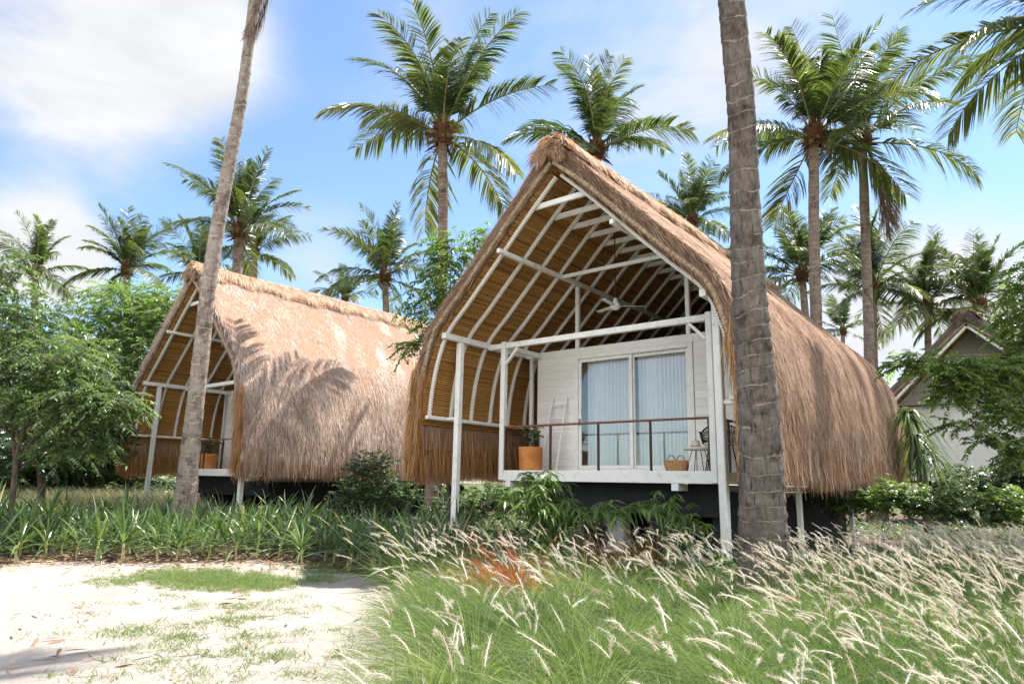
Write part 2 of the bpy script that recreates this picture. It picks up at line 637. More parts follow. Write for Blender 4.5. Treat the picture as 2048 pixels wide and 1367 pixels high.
def mat_curtain():
    m, Nn, Ll = new_mat('curtain')
    c = Nn.new('ShaderNodeTexCoord')
    sp = Nn.new('ShaderNodeSeparateXYZ')
    Ll.new(c.outputs['Object'], sp.inputs[0])
    n = tex(Nn, Ll, 'Noise', 2.5, 3)
    mm = Nn.new('ShaderNodeMath')
    mm.operation = 'MULTIPLY_ADD'
    Ll.new(n.outputs['Fac'], mm.inputs[0])
    mm.inputs[1].default_value = .9
    Ll.new(sp.outputs['Z'], mm.inputs[2])
    mr_ = Nn.new('ShaderNodeMapRange')
    mr_.inputs['From Min'].default_value = 1.95
    mr_.inputs['From Max'].default_value = 3.7
    Ll.new(mm.outputs[0], mr_.inputs['Value'])
    r = ramp(Nn, [(0, (.54, .74, .86)), (.45, (.87, .925, .925)), (1, (.93, .94, .92))])   # bluer towards the bottom
    Ll.new(mr_.outputs[0], r.inputs[0])
    fin(Nn, Ll, r.outputs[0], .9, .1, transl=.25)
    return m


M_curtain = mat_curtain()


def mat_glass():
    m, Nn, Ll = new_mat('door_glass')
    fr = Nn.new('ShaderNodeFresnel')
    fr.inputs['IOR'].default_value = 1.5
    gl = Nn.new('ShaderNodeBsdfGlossy')
    gl.inputs['Roughness'].default_value = 0.015
    n = tex(Nn, Ll, 'Noise', 1.2, 2)
    bp = Nn.new('ShaderNodeBump')
    bp.inputs['Strength'].default_value = .03
    bp.inputs['Distance'].default_value = .05
    Ll.new(n.outputs['Fac'], bp.inputs['Height'])
    Ll.new(bp.outputs[0], gl.inputs['Normal'])
    tr = Nn.new('ShaderNodeBsdfTransparent')
    tr.inputs['Color'].default_value = (.98, .99, .985, 1)
    mu = Nn.new('ShaderNodeMath')
    mu.operation = 'MULTIPLY_ADD'
    mu.inputs[1].default_value = 2.4
    mu.inputs[2].default_value = .07
    Ll.new(fr.outputs[0], mu.inputs[0])
    mx = Nn.new('ShaderNodeMixShader')
    Ll.new(mu.outputs[0], mx.inputs[0])
    Ll.new(tr.outputs[0], mx.inputs[1])
    Ll.new(gl.outputs[0], mx.inputs[2])
    o = Nn.new('ShaderNodeOutputMaterial')
    Ll.new(mx.outputs[0], o.inputs['Surface'])
    return m


M_glass = mat_glass()


def mat_trunk(name, stops, ringcol, pitch, lw):
    m, Nn, Ll = new_mat(name)
    nw = tex(Nn, Ll, 'Noise', 11, 3)
    ad = Nn.new('ShaderNodeMath')
    ad.operation = 'MULTIPLY_ADD'
    Ll.new(nw.outputs['Fac'], ad.inputs[0])
    ad.inputs[1].default_value = .28
    Ll.new(attr(Nn), ad.inputs[2])
    f = Nn.new('ShaderNodeMath')
    f.operation = 'FRACT'
    Ll.new(ad.outputs[0], f.inputs[0])
    g = Nn.new('ShaderNodeMapRange')
    g.inputs['From Min'].default_value = 0.0
    g.inputs['From Max'].default_value = lw
    g.inputs['To Min'].default_value = 1
    g.inputs['To Max'].default_value = 0
    Ll.new(f.outputs[0], g.inputs['Value'])
    n1 = tex(Nn, Ll, 'Noise', 5, 8, .65)
    n2 = tex(Nn, Ll, 'Noise', 30, 7, .75, stretch=(1, 1, .16))
    mx = Nn.new('ShaderNodeMix')
    mx.inputs[0].default_value = .5
    Ll.new(n1.outputs['Fac'], mx.inputs[2])
    Ll.new(n2.outputs['Fac'], mx.inputs[3])
    r = ramp(Nn, stops)
    Ll.new(mx.outputs[0], r.inputs[0])
    n3 = tex(Nn, Ll, 'Noise', 9, 3)
    pt = Nn.new('ShaderNodeMapRange')
    pt.inputs['From Min'].default_value = .38
    pt.inputs['From Max'].default_value = .62
    Ll.new(n3.outputs['Fac'], pt.inputs['Value'])
    mg = Nn.new('ShaderNodeMath')
    mg.operation = 'MULTIPLY'
    Ll.new(g.outputs[0], mg.inputs[0])
    Ll.new(pt.outputs[0], mg.inputs[1])
    n4 = tex(Nn, Ll, 'Noise', 3.2, 5, .7)
    rp = ramp(Nn, [(.36, (.45, .42, .40)), (.5, (1, 1, 1)), (.66, (1.0, 1.0, 1.0)), (.74, (1.35, 1.33, 1.28))])     # damp and lichen patches
    Ll.new(n4.outputs['Fac'], rp.inputs[0])
    n5 = tex(Nn, Ll, 'Noise', 16, 6, .7, stretch=(1.6, 1.6, .12))
    rk = ramp(Nn, [(.36, (.25, .22, .2)), (.42, (1, 1, 1))])       # splits along the grain
    Ll.new(n5.outputs['Fac'], rk.inputs[0])
    c0 = mixrgb(Nn, Ll, 1.0, r.outputs[0], rp.outputs[0], 'MULTIPLY')
    c0 = mixrgb(Nn, Ll, .85, c0, rk.outputs[0], 'MULTIPLY')
    col = mixrgb(Nn, Ll, mg.outputs[0], c0, ringcol)
    hb = Nn.new('ShaderNodeMath')
    hb.operation = 'MULTIPLY_ADD'
    Ll.new(f.outputs[0], hb.inputs[0])
    hb.inputs[1].default_value = -.8
    Ll.new(n2.outputs['Fac'], hb.inputs[2])
    fin(Nn, Ll, col, .85, .15, hb.outputs[0], .55, .012)
    return m


M_trunk_near = mat_trunk('palm_bark_near', [(.34, (.045, .036, .032)), (.47, (.135, .108, .095)), (.58, (.20, .165, .148)), (.72, (.34, .29, .26))], (.46, .39, .35), .17, .09)
M_trunk_pale = mat_trunk('palm_bark_pale', [(.30, (.13, .095, .08)), (.48, (.33, .265, .23)), (.7, (.50, .43, .385))], (.60, .53, .48), .10, .16)
M_trunk_far = mat_trunk('palm_bark_far', [(.3, (.13, .09, .075)), (.5, (.27, .20, .17)), (.7, (.38, .30, .26))], (.45, .38, .34), .12, .22)
M_frond = mat_blade('palm_leaf', [(0, (.034, .058, .028)), (.4, (.08, .114, .048)), (.8, (.175, .195, .078)), (1, (.38, .33, .15))], .32, .55, .38, (1.5, 1.6, .6))
M_rachis = mat_blade('palm_stalk', [(0, (.18, .20, .06)), (1, (.34, .30, .11))], .5, .35, 0)
M_dead = mat_blade('dead_frond', [(0, (.10, .065, .05)), (1, (.26, .17, .13))], .8, .15, .15)
M_sheath = mat_blade('leaf_base', [(0, (.07, .032, .017)), (.5, (.165, .08, .04)), (1, (.30, .165, .085))], .8, .2, 0)
M_coco = mat_noise('coconut', [(.3, (.12, .13, .03)), (.7, (.26, .20, .06))], 6, .5, .3)
M_leafA = mat_blade('leaf_mid', [(0, (.045, .078, .036)), (.5, (.105, .155, .07)), (1, (.21, .255, .12))], .38, .45, .42, (1.5, 1.7, .6))
M_leafB = mat_blade('leaf_bright', [(0, (.055, .10, .034)), (.5, (.115, .18, .055)), (1, (.21, .28, .085))], .38, .45, .44, (1.6, 1.8, .5))
M_leafL = mat_blade('leaf_light', [(0, (.075, .125, .045)), (.5, (.16, .225, .085)), (1, (.28, .34, .14))], .36, .5, .46, (1.5, 1.7, .6))
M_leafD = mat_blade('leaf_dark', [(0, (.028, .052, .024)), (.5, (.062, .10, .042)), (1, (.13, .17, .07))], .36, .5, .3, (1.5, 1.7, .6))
M_bark = mat_noise('bark', [(.3, (.06, .045, .035)), (.7, (.20, .155, .12))], 12, .85, .15, .5, .01, (1, 1, .3))
M_strap = mat_blade('strap_leaf', [(0, (.036, .07, .026)), (.5, (.082, .135, .05)), (.8, (.155, .21, .08)), (1, (.36, .32, .15))], .32, .5, .3, (1.5, 1.7, .6))
M_straw_stem = mat_blade('pale_stem', [(0, (.20, .18, .07)), (1, (.40, .36, .18))], .6, .3, 0)
M_grass = mat_blade('fine_grass', [(0, (.075, .12, .04)), (.5, (.15, .21, .075)), (.82, (.26, .30, .13)), (1, (.52, .47, .30))], .55, .3, .4, (1.4, 1.6, .7), .5, .12)
M_plume = mat_blade('grass_plume', [(0, (.48, .36, .29)), (.25, (.63, .55, .46)), (.55, (.74, .69, .60)), (1, (.83, .80, .73))], .85, .1, .5, (1.0, .95, .85))
M_redplume = mat_blade('red_plume', [(0, (.40, .11, .08)), (1, (.62, .25, .18))], .7, .2, .4, (1.2, .8, .7))
M_redgrass = mat_blade('red_grass', [(0, (.20, .035, .018)), (.6, (.48, .09, .035)), (1, (.62, .22, .07))], .5, .35, .35, (1.4, .8, .6))
M_lawn = mat_blade('short_grass', [(0, (.10, .14, .05)), (1, (.24, .30, .12))], .5, .3, .35, (1.4, 1.6, .7))
M_litter = mat_blade('fallen_leaf', [(0, (.11, .06, .04)), (.5, (.27, .165, .105)), (1, (.48, .36, .25))], .8, .15, .1)

# ------------------------------------------------------------------ ground
def vnoise(x, y, f=1.0, seed=0):
    r = np.random.default_rng(seed)
    z = np.zeros_like(x)
    for k in range(6):
        a, p = r.random() * 6.28, r.random() * 6.28
        g = f * (1 + .7 * k)
        z += np.sin(g * (x * math.cos(a) + y * math.sin(a)) + p) / (1 + .7 * k)
    return z / 3


def ground_z(x, y):
    near = np.exp(-((x - 1) ** 2 + (y + 4) ** 2) / 400)
    return (.035 * vnoise(x, y, .9, 3) + .008 * vnoise(x, y, 5.5, 4)) * near


def inpoly(x, y, poly):
    c = np.zeros(x.shape, bool)
    n = len(poly)
    for i in range(n):
        x1, y1 = poly[i]
        x2, y2 = poly[(i + 1) % n]
        if y1 == y2:
            continue
        k = ((y1 > y) != (y2 > y)) & (x < (x2 - x1) * (y - y1) / (y2 - y1) + x1)
        c ^= k
    return c


def edgedist(x, y, poly):
    d = np.full(x.shape, 1e9)
    n = len(poly)
    for i in range(n):
        a, b = np.array(poly[i]), np.array(poly[(i + 1) % n])
        e = b - a
        t = np.clip(((x - a[0]) * e[0] + (y - a[1]) * e[1]) / (e @ e), 0, 1)
        d = np.minimum(d, np.hypot(x - a[0] - t * e[0], y - a[1] - t * e[1]))
    return d


def mat_sand():
    m, Nn, Ll = new_mat('sand')
    n1 = tex(Nn, Ll, 'Noise', .55, 7, .6)
    n2 = tex(Nn, Ll, 'Noise', 9, 8, .7)
    n3 = tex(Nn, Ll, 'Noise', 160, 3, .6)
    r = ramp(Nn, [(.3, (.32, .275, .235)), (.45, (.455, .405, .36)), (.7, (.53, .485, .44))])
    mx = Nn.new('ShaderNodeMix')
    mx.inputs[0].default_value = .45
    Ll.new(n1.outputs['Fac'], mx.inputs[2])
    Ll.new(n2.outputs['Fac'], mx.inputs[3])
    Ll.new(mx.outputs[0], r.inputs[0])
    r2 = ramp(Nn, [(.62, (1, 1, 1)), (.70, (.62, .45, .34))])
    n4 = tex(Nn, Ll, 'Noise', 22, 4, .7)
    Ll.new(n4.outputs['Fac'], r2.inputs[0])
    col = mixrgb(Nn, Ll, .8, r.outputs[0], r2.outputs[0], 'MULTIPLY')
    cc = Nn.new('ShaderNodeTexCoord')
    ds = Nn.new('ShaderNodeVectorMath')
    ds.operation = 'DISTANCE'
    Ll.new(cc.outputs['Object'], ds.inputs[0])
    ds.inputs[1].default_value = (1, -10, 0)
    dm = Nn.new('ShaderNodeMath')
    dm.operation = 'MULTIPLY_ADD'
    Ll.new(n1.outputs['Fac'], dm.inputs[0])
    dm.inputs[1].default_value = 5.0
    Ll.new(ds.outputs['Value'], dm.inputs[2])
    fm = Nn.new('ShaderNodeMapRange')
    fm.inputs['From Min'].default_value = 17.0
    fm.inputs['From Max'].default_value = 20.0
    Ll.new(dm.outputs[0], fm.inputs['Value'])
    rg = ramp(Nn, [(.3, (.05, .075, .025)), (.55, (.10, .125, .045)), (.7, (.20, .17, .09))])   # rough grass beyond the sand clearing
    Ll.new(n2.outputs['Fac'], rg.inputs[0])
    col = mixrgb(Nn, Ll, fm.outputs[0], col, rg.outputs[0])
    ad = Nn.new('ShaderNodeMath')
    ad.operation = 'MULTIPLY_ADD'
    Ll.new(n3.outputs['Fac'], ad.inputs[0])
    ad.inputs[1].default_value = .25
    Ll.new(n2.outputs['Fac'], ad.inputs[2])
    fin(Nn, Ll, col, .9, .15, ad.outputs[0], .9, .09)
    return m


ax = np.unique(np.concatenate([-np.geomspace(30, 900, 14), np.arange(-30, 20.01, .16), np.geomspace(20, 900, 14)]))
gx, gy = np.meshgrid(ax, ax, indexing='ij')
g = MB()
g.grid(np.stack([gx, gy, ground_z(gx, gy)], -1), flip=True)
tag(g.obj('ground', mat_sand(), smooth=True), kind='structure')

E1 = [tuple(gnd(*p)[:2]) for p in [(0, 1128), (120, 1122), (260, 1126), (400, 1128), (520, 1122), (620, 1132), (690, 1146), (760, 1166), (815, 1178)]]
E2 = [tuple(gnd(*p)[:2]) for p in [(840, 1185), (815, 1235), (815, 1290), (850, 1340), (900, 1400)]]
BED1 = [(-40, -26), (-15, -11.3)] + E1 + [(1.2, -3.6), (3.9, -1.6), (4.4, 12), (10, 40), (-70, 60)]
BED2 = [E1[-1]] + E2 + [(4.3, -10.2), (7.0, -10.0), (13, -7), (16, 8), (10, 40), (4.4, 12), (3.9, -1.6), (1.2, -3.6)]


def bed(name, poly, mat, x0, x1, y0, y1, st, h):
    X, Y = np.meshgrid(np.arange(x0, x1, st), np.arange(y0, y1, st), indexing='ij')
    jx = X + .18 * vnoise(X, Y, 3.1, 11)
    jy = Y + .18 * vnoise(X, Y, 3.3, 12)
    ins = inpoly(jx, jy, poly)
    d = np.where(ins, edgedist(jx, jy, poly), -edgedist(jx, jy, poly))
    z = ground_z(X, Y) - .03 + np.clip(d + .15, 0, .8) / .8 * (h + .03) + .012 * vnoise(X, Y, 7, 5)
    keep = d > -.3
    m, n = X.shape
    idx = np.arange(m * n).reshape(m, n)
    q = np.stack([idx[:-1, :-1], idx[1:, :-1], idx[1:, 1:], idx[:-1, 1:]], -1)
    k = keep[:-1, :-1] & keep[1:, :-1] & keep[1:, 1:] & keep[:-1, 1:]
    b = MB()
    b.add(np.stack([X, Y, z], -1), q[k])
    return tag(b.obj(name, mat, smooth=True), kind='structure')


M_soil = mat_noise('soil_mulch', [(.25, (.04, .028, .02)), (.5, (.10, .07, .05)), (.72, (.22, .165, .12))], 9, .95, .1, .8, .04, None, 9)
M_under = mat_noise('grass_thatch', [(.3, (.05, .065, .02)), (.6, (.12, .13, .045)), (.75, (.24, .19, .10))], 9, .95, .1, .8, .05, None, 9)
bed('planting_bed', BED1, M_soil, -30, 11, -20, 34, .2, .07)
bed('grass_bed', BED2, M_under, 0, 17, -11, 30, .2, .10)

# ------------------------------------------------------------------ cottage
def spline(P, n):
    P = np.asarray(P, float)
    t = np.concatenate([[0], np.cumsum(np.linalg.norm(np.diff(P, axis=0), axis=1))])
    m = np.gradient(P, t, axis=0)
    x = np.linspace(0, t[-1], n)
    i = np.clip(np.searchsorted(t, x) - 1, 0, len(t) - 2)
    h = (t[i + 1] - t[i])
    s = ((x - t[i]) / h)[:, None]
    h = h[:, None]
    return ((2 * s ** 3 - 3 * s ** 2 + 1) * P[i] + (s ** 3 - 2 * s ** 2 + s) * h * m[i]
            + (-2 * s ** 3 + 3 * s ** 2) * P[i + 1] + (s ** 3 - s ** 2) * h * m[i + 1])


INNER = [(0, 7.42), (.7, 6.76), (1.5, 5.95), (2.3, 5.15), (2.95, 4.48), (3.20, 3.85), (3.33, 3.2), (3.38, 2.6)]
OUTER = [(0.0, 7.86), (.42, 7.55), (.87, 7.08), (1.5, 6.44), (2.3, 5.62), (2.98, 4.93), (3.38, 4.25), (3.58, 3.5), (3.67, 2.75), (3.68, 2.1)]
YF, YB = -1.5, 9.7


def prof_frame(P):
    T = nrm(np.gradient(P, axis=0))
    Nv = np.stack([-T[:, 1], T[:, 0]], -1)       # outward for the right half
    return T, np.where(Nv[:, :1] < 0, -Nv, Nv)


def thatch_meshes():
    core, straw, ridge_core, ridge = MB(), MB(), MB(), MB()
    po = spline(OUTER, 46)
    pi = spline([(0, 7.47), (.74, 6.80), (1.54, 5.99), (2.34, 5.19), (2.99, 4.51), (3.24, 3.87), (3.37, 3.21), (3.42, 2.6), (3.43, 2.1)], 46)
    ys = np.linspace(YF, YB, 58)
    for sg in (1, -1):
        bump = .035 * vnoise(*np.meshgrid(ys * 2.1, np.arange(46) * .25, indexing='ij'), 1.0, 21 + sg)
        Tn, Nn_ = prof_frame(po)
        ox = sg * (po[None, :, 0] + bump * Nn_[None, :, 0])
        oz = po[None, :, 1] + bump * Nn_[None, :, 1]
        V = np.stack([ox, np.broadcast_to(ys[:, None], ox.shape), oz], -1)
        core.grid(V, flip=(sg > 0))
        ix = np.broadcast_to(sg * pi[None, :, 0], ox.shape)
        iz = np.broadcast_to(pi[None, :, 1], ox.shape)
        U = np.stack([ix, np.broadcast_to(ys[:, None], ox.shape), iz], -1)
        core.grid(U, flip=(sg < 0))
        for k in (0, -1):
            core.grid(np.stack([V[k], U[k]], 0))
        core.grid(np.stack([V[:, -1], U[:, -1]], 0))
        # loose straw over the slope
        n = 78000 if sg > 0 else 20000
        s = rng.random(n) ** .92 * (len(po) - 1.001)
        i = s.astype(int)
        f = (s - i)[:, None]
        p = po[i] * (1 - f) + po[i + 1] * f
        T = nrm(Tn[i] * (1 - f) + Tn[i + 1] * f)
        Nr = nrm(Nn_[i] * (1 - f) + Nn_[i + 1] * f)
        y = YF - .02 + rng.random(n) * (YB - YF + .04)
        cl = vnoise(y * 2.0, s * .25, 1.0, 21 + sg) * .035
        P = np.stack([sg * (p[:, 0] + (cl - .01) * Nr[:, 0]), y, p[:, 1] + (cl - .01) * Nr[:, 1]], -1)
        swirl = .22 * vnoise(y * 3, s * .5, 1.3, 40) + rng.normal(0, .22, n)
        lift = rng.random(n) * .09 + .01
        D = nrm(np.stack([sg * (T[:, 0] + lift * Nr[:, 0]), swirl, T[:, 1] + lift * Nr[:, 1]], -1))
        ln = rng.uniform(.16, .42, n)
        side = nrm(np.cross(D, np.stack([sg * Nr[:, 0], rng.normal(0, .22, n), Nr[:, 1]], -1)))
        bd = np.zeros((n, 3))
        bd[:, 2] = -.10 * ln
        bd[:, 0] = rng.normal(0, .02, n)
        bd[:, 1] = rng.normal(0, .04, n)
        rr = np.clip(.5 + .22 * vnoise(y * 1.7, s * .3, 1.0, 8) + rng.normal(0, .24, n), 0, 1)
        straw.blades(P, D, ln, rng.uniform(.006, .013, n), side, bd, 2, (1, .9, .25), rr)
        # front and back faces of the layer: ragged ends
        for y0, dy, m in ((YF, -1, 9000), (YB, 1, 2500)):
            s = rng.random(m) * (len(po) - 1.001)
            i = s.astype(int)
            w = rng.random(m)[:, None]
            p = po[i] * (1 - w) + pi[i] * w
            T = Tn[i]
            P = np.stack([sg * p[:, 0], np.full(m, y0) - dy * .03, p[:, 1]], -1)
            D = nrm(np.stack([sg * T[:, 0] + rng.normal(0, .12, m), dy * rng.uniform(.05, .45, m), T[:, 1] + rng.normal(0, .12, m)], -1))
            side = nrm(np.cross(D, np.stack([rng.normal(0, .4, m), np.full(m, float(dy)), rng.normal(0, .4, m)], -1)))
            ln = rng.uniform(.12, .4, m)
            straw.blades(P, D, ln, rng.uniform(.006, .013, m), side, np.stack([0 * ln, 0 * ln, -.15 * ln], -1), 2, (1, .9, .25), np.clip(rng.normal(.42, .24, m), 0, 1))
    # ridge roll
    ys2 = np.linspace(YF - .12, YB + .08, 50)
    half = np.array([(0, 7.95), (.12, 7.915), (.23, 7.83), (.33, 7.725), (.42, 7.62), (.50, 7.52), (.56, 7.43)])
    pr = np.vstack([half[::-1] * (-1, 1), half[1:]])
    ux = (1 + .05 * vnoise(ys2 * 4, ys2 * 0, 1, 77)) * np.clip(.52 + (ys2 - ys2[0]) * .7, .52, 1)
    uz = .03 * vnoise(ys2 * 1.5, ys2 * 0, 1, 78)
    V = np.stack([pr[None, :, 0] * ux[:, None], np.broadcast_to(ys2[:, None], (50, 13)), pr[None, :, 1] + uz[:, None]], -1)
    ridge_core.grid(V, flip=True)
    for k in (0, -1):
        c = V[k].mean(0) - (0, 0, .12)
        ridge_core.add(np.vstack([V[k], c]), None, [(j, j + 1, 13) for j in range(12)])
    # ridge straw: laid across, draped down both sides in scallops
    n = 26000
    y = YF - .14 + rng.random(n) * (YB - YF + .22)
    sg = np.where(rng.random(n) < .62, 1, -1)
    al = np.concatenate([[0], np.cumsum(np.linalg.norm(np.diff(half, axis=0), axis=1))])
    dep = .56 + .09 * np.sin(y * 5.2 + sg) + .05 * vnoise(y * 3, y * 0, 1, 5)
    th = rng.random(n) * dep
    x = np.interp(th, al, half[:, 0])
    z = np.interp(th, al, half[:, 1]) + .03 * vnoise(y * 1.5, y * 0, 1, 78)
    e = np.interp(th + .02, al, half[:, 0]) - x, np.interp(th + .02, al, half[:, 1]) - np.interp(th, al, half[:, 1])
    q = np.hypot(*e)
    tx, tz = e[0] / q, e[1] / q
    off = .015 + .085 * rng.random(n)
    P = np.stack([sg * (x - tz * off), y, z + tx * off], -1)
    D = nrm(np.stack([sg * (tx + .06), rng.normal(.12, .40, n), tz + rng.uniform(.0, .2, n)], -1))
    side = nrm(np.cross(D, np.stack([sg * -tz, rng.normal(0, .4, n), tx], -1)))
    ln = rng.uniform(.12, .32, n)
    ridge.blades(P, D, ln, rng.uniform(.008, .018, n), side, np.stack([sg * 0.0, rng.normal(0, .05, n), -.30 * ln], -1), 3, (1, 1, .7, .15))
    # tuft at the front end
    n = 1900
    an = rng.uniform(-.6, np.pi + .6, n)
    rr = .24 * np.sqrt(rng.random(n))
    P = np.stack([np.cos(an) * rr, np.full(n, YF - .125), 7.66 + np.sin(an) * rr * .85], -1)
    D = nrm(np.stack([np.cos(an) * .8 + rng.normal(0, .3, n), rng.uniform(-.55, .05, n), np.sin(an) * .5 - .45 + rng.normal(0, .3, n)], -1))
    side = nrm(np.cross(D, rng.normal(0, 1, (n, 3))))
    ln = rng.uniform(.07, .2, n)
    ridge.blades(P, D, ln, .012, side, np.stack([0 * ln, 0 * ln, -.5 * ln], -1), 3, (1, 1, .7, .15))
    return core, straw, ridge_core, ridge


def fringe_mb():
    b = MB()

    for sg, n in ((1, 11000), (-1, 12000)):
        y = YF + rng.random(n) * (YB - YF)
        x = rng.uniform(3.41, 3.70, n)
        z = np.where(x < 3.5, rng.uniform(1.95, 2.72, n), rng.uniform(1.9, 2.5, n))
        tip = 1.52 + .10 * vnoise(y * 2.2, y * 0, 1, 31) + rng.normal(0, .09, n)
        ln = np.maximum(z - tip, .2)
        D = nrm(np.stack([sg * rng.normal(-.015, .05, n), rng.normal(0, .05, n), -np.ones(n)], -1))
        side = nrm(np.stack([rng.normal(0, .5, n), np.ones(n), np.zeros(n)], -1))
        wd = rng.uniform(.007, .014, n)
        bd = np.stack([rng.normal(0, .04, n), rng.normal(0, .04, n), 0 * ln], -1)
        for mi, k in ((0, x < 3.52), (1, x >= 3.52)):
            b.blades(np.stack([sg * x, y, z], -1)[k], D[k], ln[k], wd[k], side[k], bd[k], 2, (1, 1, .3), None, mi)
    # front edge: hanging strands at the corners
    for sg in (1, -1):
        n = 900
        x = rng.uniform(3.36, 3.74, n)
        z = rng.uniform(1.9, 4.0, n)
        P = np.stack([sg * (x - .12 * np.clip(z - 3, 0, 1)), YF + rng.uniform(-.08, .05, n), z], -1)
        D = nrm(np.stack([rng.normal(0, .08, n), rng.uniform(-.18, .02, n), -np.ones(n)], -1))
        side = nrm(np.stack([np.ones(n), rng.normal(0, .5, n), np.zeros(n)], -1))
        ln = np.minimum(rng.uniform(.3, .7, n), z - 1.45)
        b.blades(P, D, ln, rng.uniform(.007, .014, n), side, np.zeros((n, 3)), 2, (1, 1, .3))
    return b


def lining_mb(y0=YF + .03, y1=YB - .1):
    b = MB()
    P = spline(INNER, 400)
    t = np.concatenate([[0], np.cumsum(np.linalg.norm(np.diff(P, axis=0), axis=1))])
    pitch = .047
    k = int(t[-1] / pitch)
    for sg in (1, -1):
        nseg = 5
        for s in range(k):
            ts = (s + np.array([.08, .28, .5, .72, .92])) * pitch
            p = np.stack([np.interp(ts, t, P[:, 0]), np.interp(ts, t, P[:, 1])], -1)
            d = p[-1] - p[0]
            nn = np.array([d[1], -d[0]])
            nn = nn / np.linalg.norm(nn)
            if nn[0] > 0:
                nn = -nn
            p = p + nn * np.array([0, .014, .019, .014, 0])[:, None]
            yy = np.linspace(y0, y1, nseg + 1) + (rng.random(nseg + 1) - .5) * np.r_[.03, np.ones(nseg - 1), .03]
            V = np.stack([np.broadcast_to(sg * p[None, :, 0], (nseg + 1, 5)), np.broadcast_to(yy[:, None], (nseg + 1, 5)), np.broadcast_to(p[None, :, 1], (nseg + 1, 5))], -1)
            b.grid(V, rnd=np.clip(rng.normal(.45, .2) + rng.normal(0, .05, (nseg + 1, 1)) + np.zeros((1, 5)), 0, 1), flip=(sg < 0))
    return b


def rafter_mb(sg, y, w=.085, d=.075):
    """one curved rafter following the lining from the ridge to the lower plate"""
    b = MB()
    P = spline(INNER[:-1] + [(3.37, 2.76)], 44)
    P = P[1:]
    T = nrm(np.gradient(P, axis=0))
    nn = np.stack([T[:, 1], -T[:, 0]], -1)
    nn = np.where(nn[:, :1] > 0, -nn, nn)
    t = np.concatenate([[0], np.cumsum(np.linalg.norm(np.diff(P, axis=0), axis=1))])
    a, c = P + nn * .014, P + nn * (.014 + d)
    V = np.zeros((len(P), 8, 3))
    e = .014
    ring = [(-w / 2, e), (-w / 2, d - e), (-w / 2 + e, d), (w / 2 - e, d), (w / 2, d - e), (w / 2, e), (w / 2 - e, 0), (-w / 2 + e, 0)]
    for k, (dy, dn) in enumerate(ring):
        q = P + nn * (.014 + dn)
        V[:, k] = np.stack([sg * q[:, 0], np.full(len(P), y + dy), q[:, 1]], -1)
    uv = np.zeros((len(P), 8, 2))
    uv[..., 1] = t[:, None]
    b.grid(V, uv=uv, wrap=True, flip=(sg > 0))
    return b


thatch_core, thatch_straw, ridge_core, ridge_straw = thatch_meshes()
ME = {
    'core': thatch_core.mesh('thatch_roof', M_thatch_core, True), 'straw': thatch_straw.mesh('straw_layer', M_thatch),
    'rcore': ridge_core.mesh('ridge_cap', M_ridge_core, True), 'rstraw': ridge_straw.mesh('ridge_straw', M_ridge),
    'fringe': fringe_mb().mesh('straw_fringe', [M_fringe, M_eave]), 'lining': lining_mb().mesh('reed_lining', M_reed, True)}


def edge_binding_mb():
    """rope-wrapped roll along the front edge of the roof"""
    b = MB()
    m = 520
    pm = spline([(.03, 7.48), (.76, 6.83), (1.56, 6.02), (2.36, 5.22), (3.02, 4.54), (3.26, 3.88), (3.39, 3.24), (3.45, 2.65), (3.46, 2.2)], m)
    t = np.linspace(0, 7.0, m)
    for sg in (1, -1):
        P = np.stack([sg * pm[:, 0], np.full(m, YF - .03), pm[:, 1]], -1)
        an = np.linspace(0, 2 * np.pi, 10, endpoint=False)
        ph = (t[:, None] / .075 + an[None] / 6.28) % 1.0
        jit = .82 + .38 * np.sin(ph * np.pi) ** .6 + .07 * rng.normal(size=(m, 10))
        b.tube(P, .042, 10, cap=True, jit=jit, rnd=0.5)
    return b


def build_roof(root, straw_mat=None, ridge_mat=None):
    core = link('thatch_roof', ME['core'], root)
    sl_ = link('straw_layer', ME['straw'], core)
    if straw_mat:
        sl_.material_slots[0].link = 'OBJECT'
        sl_.material_slots[0].material = straw_mat
    link('edge_binding', ME['edge'], core)
    rc = link('ridge_cap', ME['rcore'], root)
    rs_ = link('ridge_straw', ME['rstraw'], rc)
    if ridge_mat:
        rs_.material_slots[0].link = 'OBJECT'
        rs_.material_slots[0].material = ridge_mat
    link('straw_fringe', ME['fringe'], root)
    link('reed_lining', ME['lining'], root)


ME['edge'] = edge_binding_mb().mesh('edge_binding', M_cord, True)


def one(fn, name, mat, root, smooth=False):
    b = MB()
    fn(b)
    return b.obj(name, mat, root, smooth)


def wall_pieces(root, front_open=True):
    if front_open:
        b = MB()
        b.span(-2.45, -1.42, 1.33, 1.43, 1.72, 4.47, .004)
        b.span(1.45, 2.45, 1.33, 1.43, 1.72, 4.47, .004)
        b.span(-1.42, 1.45, 1.33, 1.43, 4.30, 4.47, .004)
        b.obj('front_wall', M_boards, root)
    for sg in (1, -1):
        one(lambda b: b.span(sg * 2.40 - .05, sg * 2.40 + .05, 1.435 if front_open else .11, 8.9, 1.72, 4.47, .004), 'side_wall', M_boards, root)
    one(lambda b: b.span(-2.45, 2.45, 8.905, 9.0, 1.72, 4.47, .004), 'back_wall', M_boards, root)
    # closed gable at the back
    g = MB()
    pg = spline(INNER[:5], 14)
    V = np.concatenate([np.stack([-pg[::-1, 0], pg[::-1, 1]], -1), pg[1:]])
    for y in (9.02, 9.06):
        top = np.stack([V[:, 0] * .98, np.full(len(V), y), np.maximum(V[:, 1] - .03, 4.475)], -1)
        bot = top.copy()
        bot[:, 2] = 4.47
        g.grid(np.stack([bot, top]), flip=(y > 9.03))
    g.obj('back_gable', M_ceil, root)


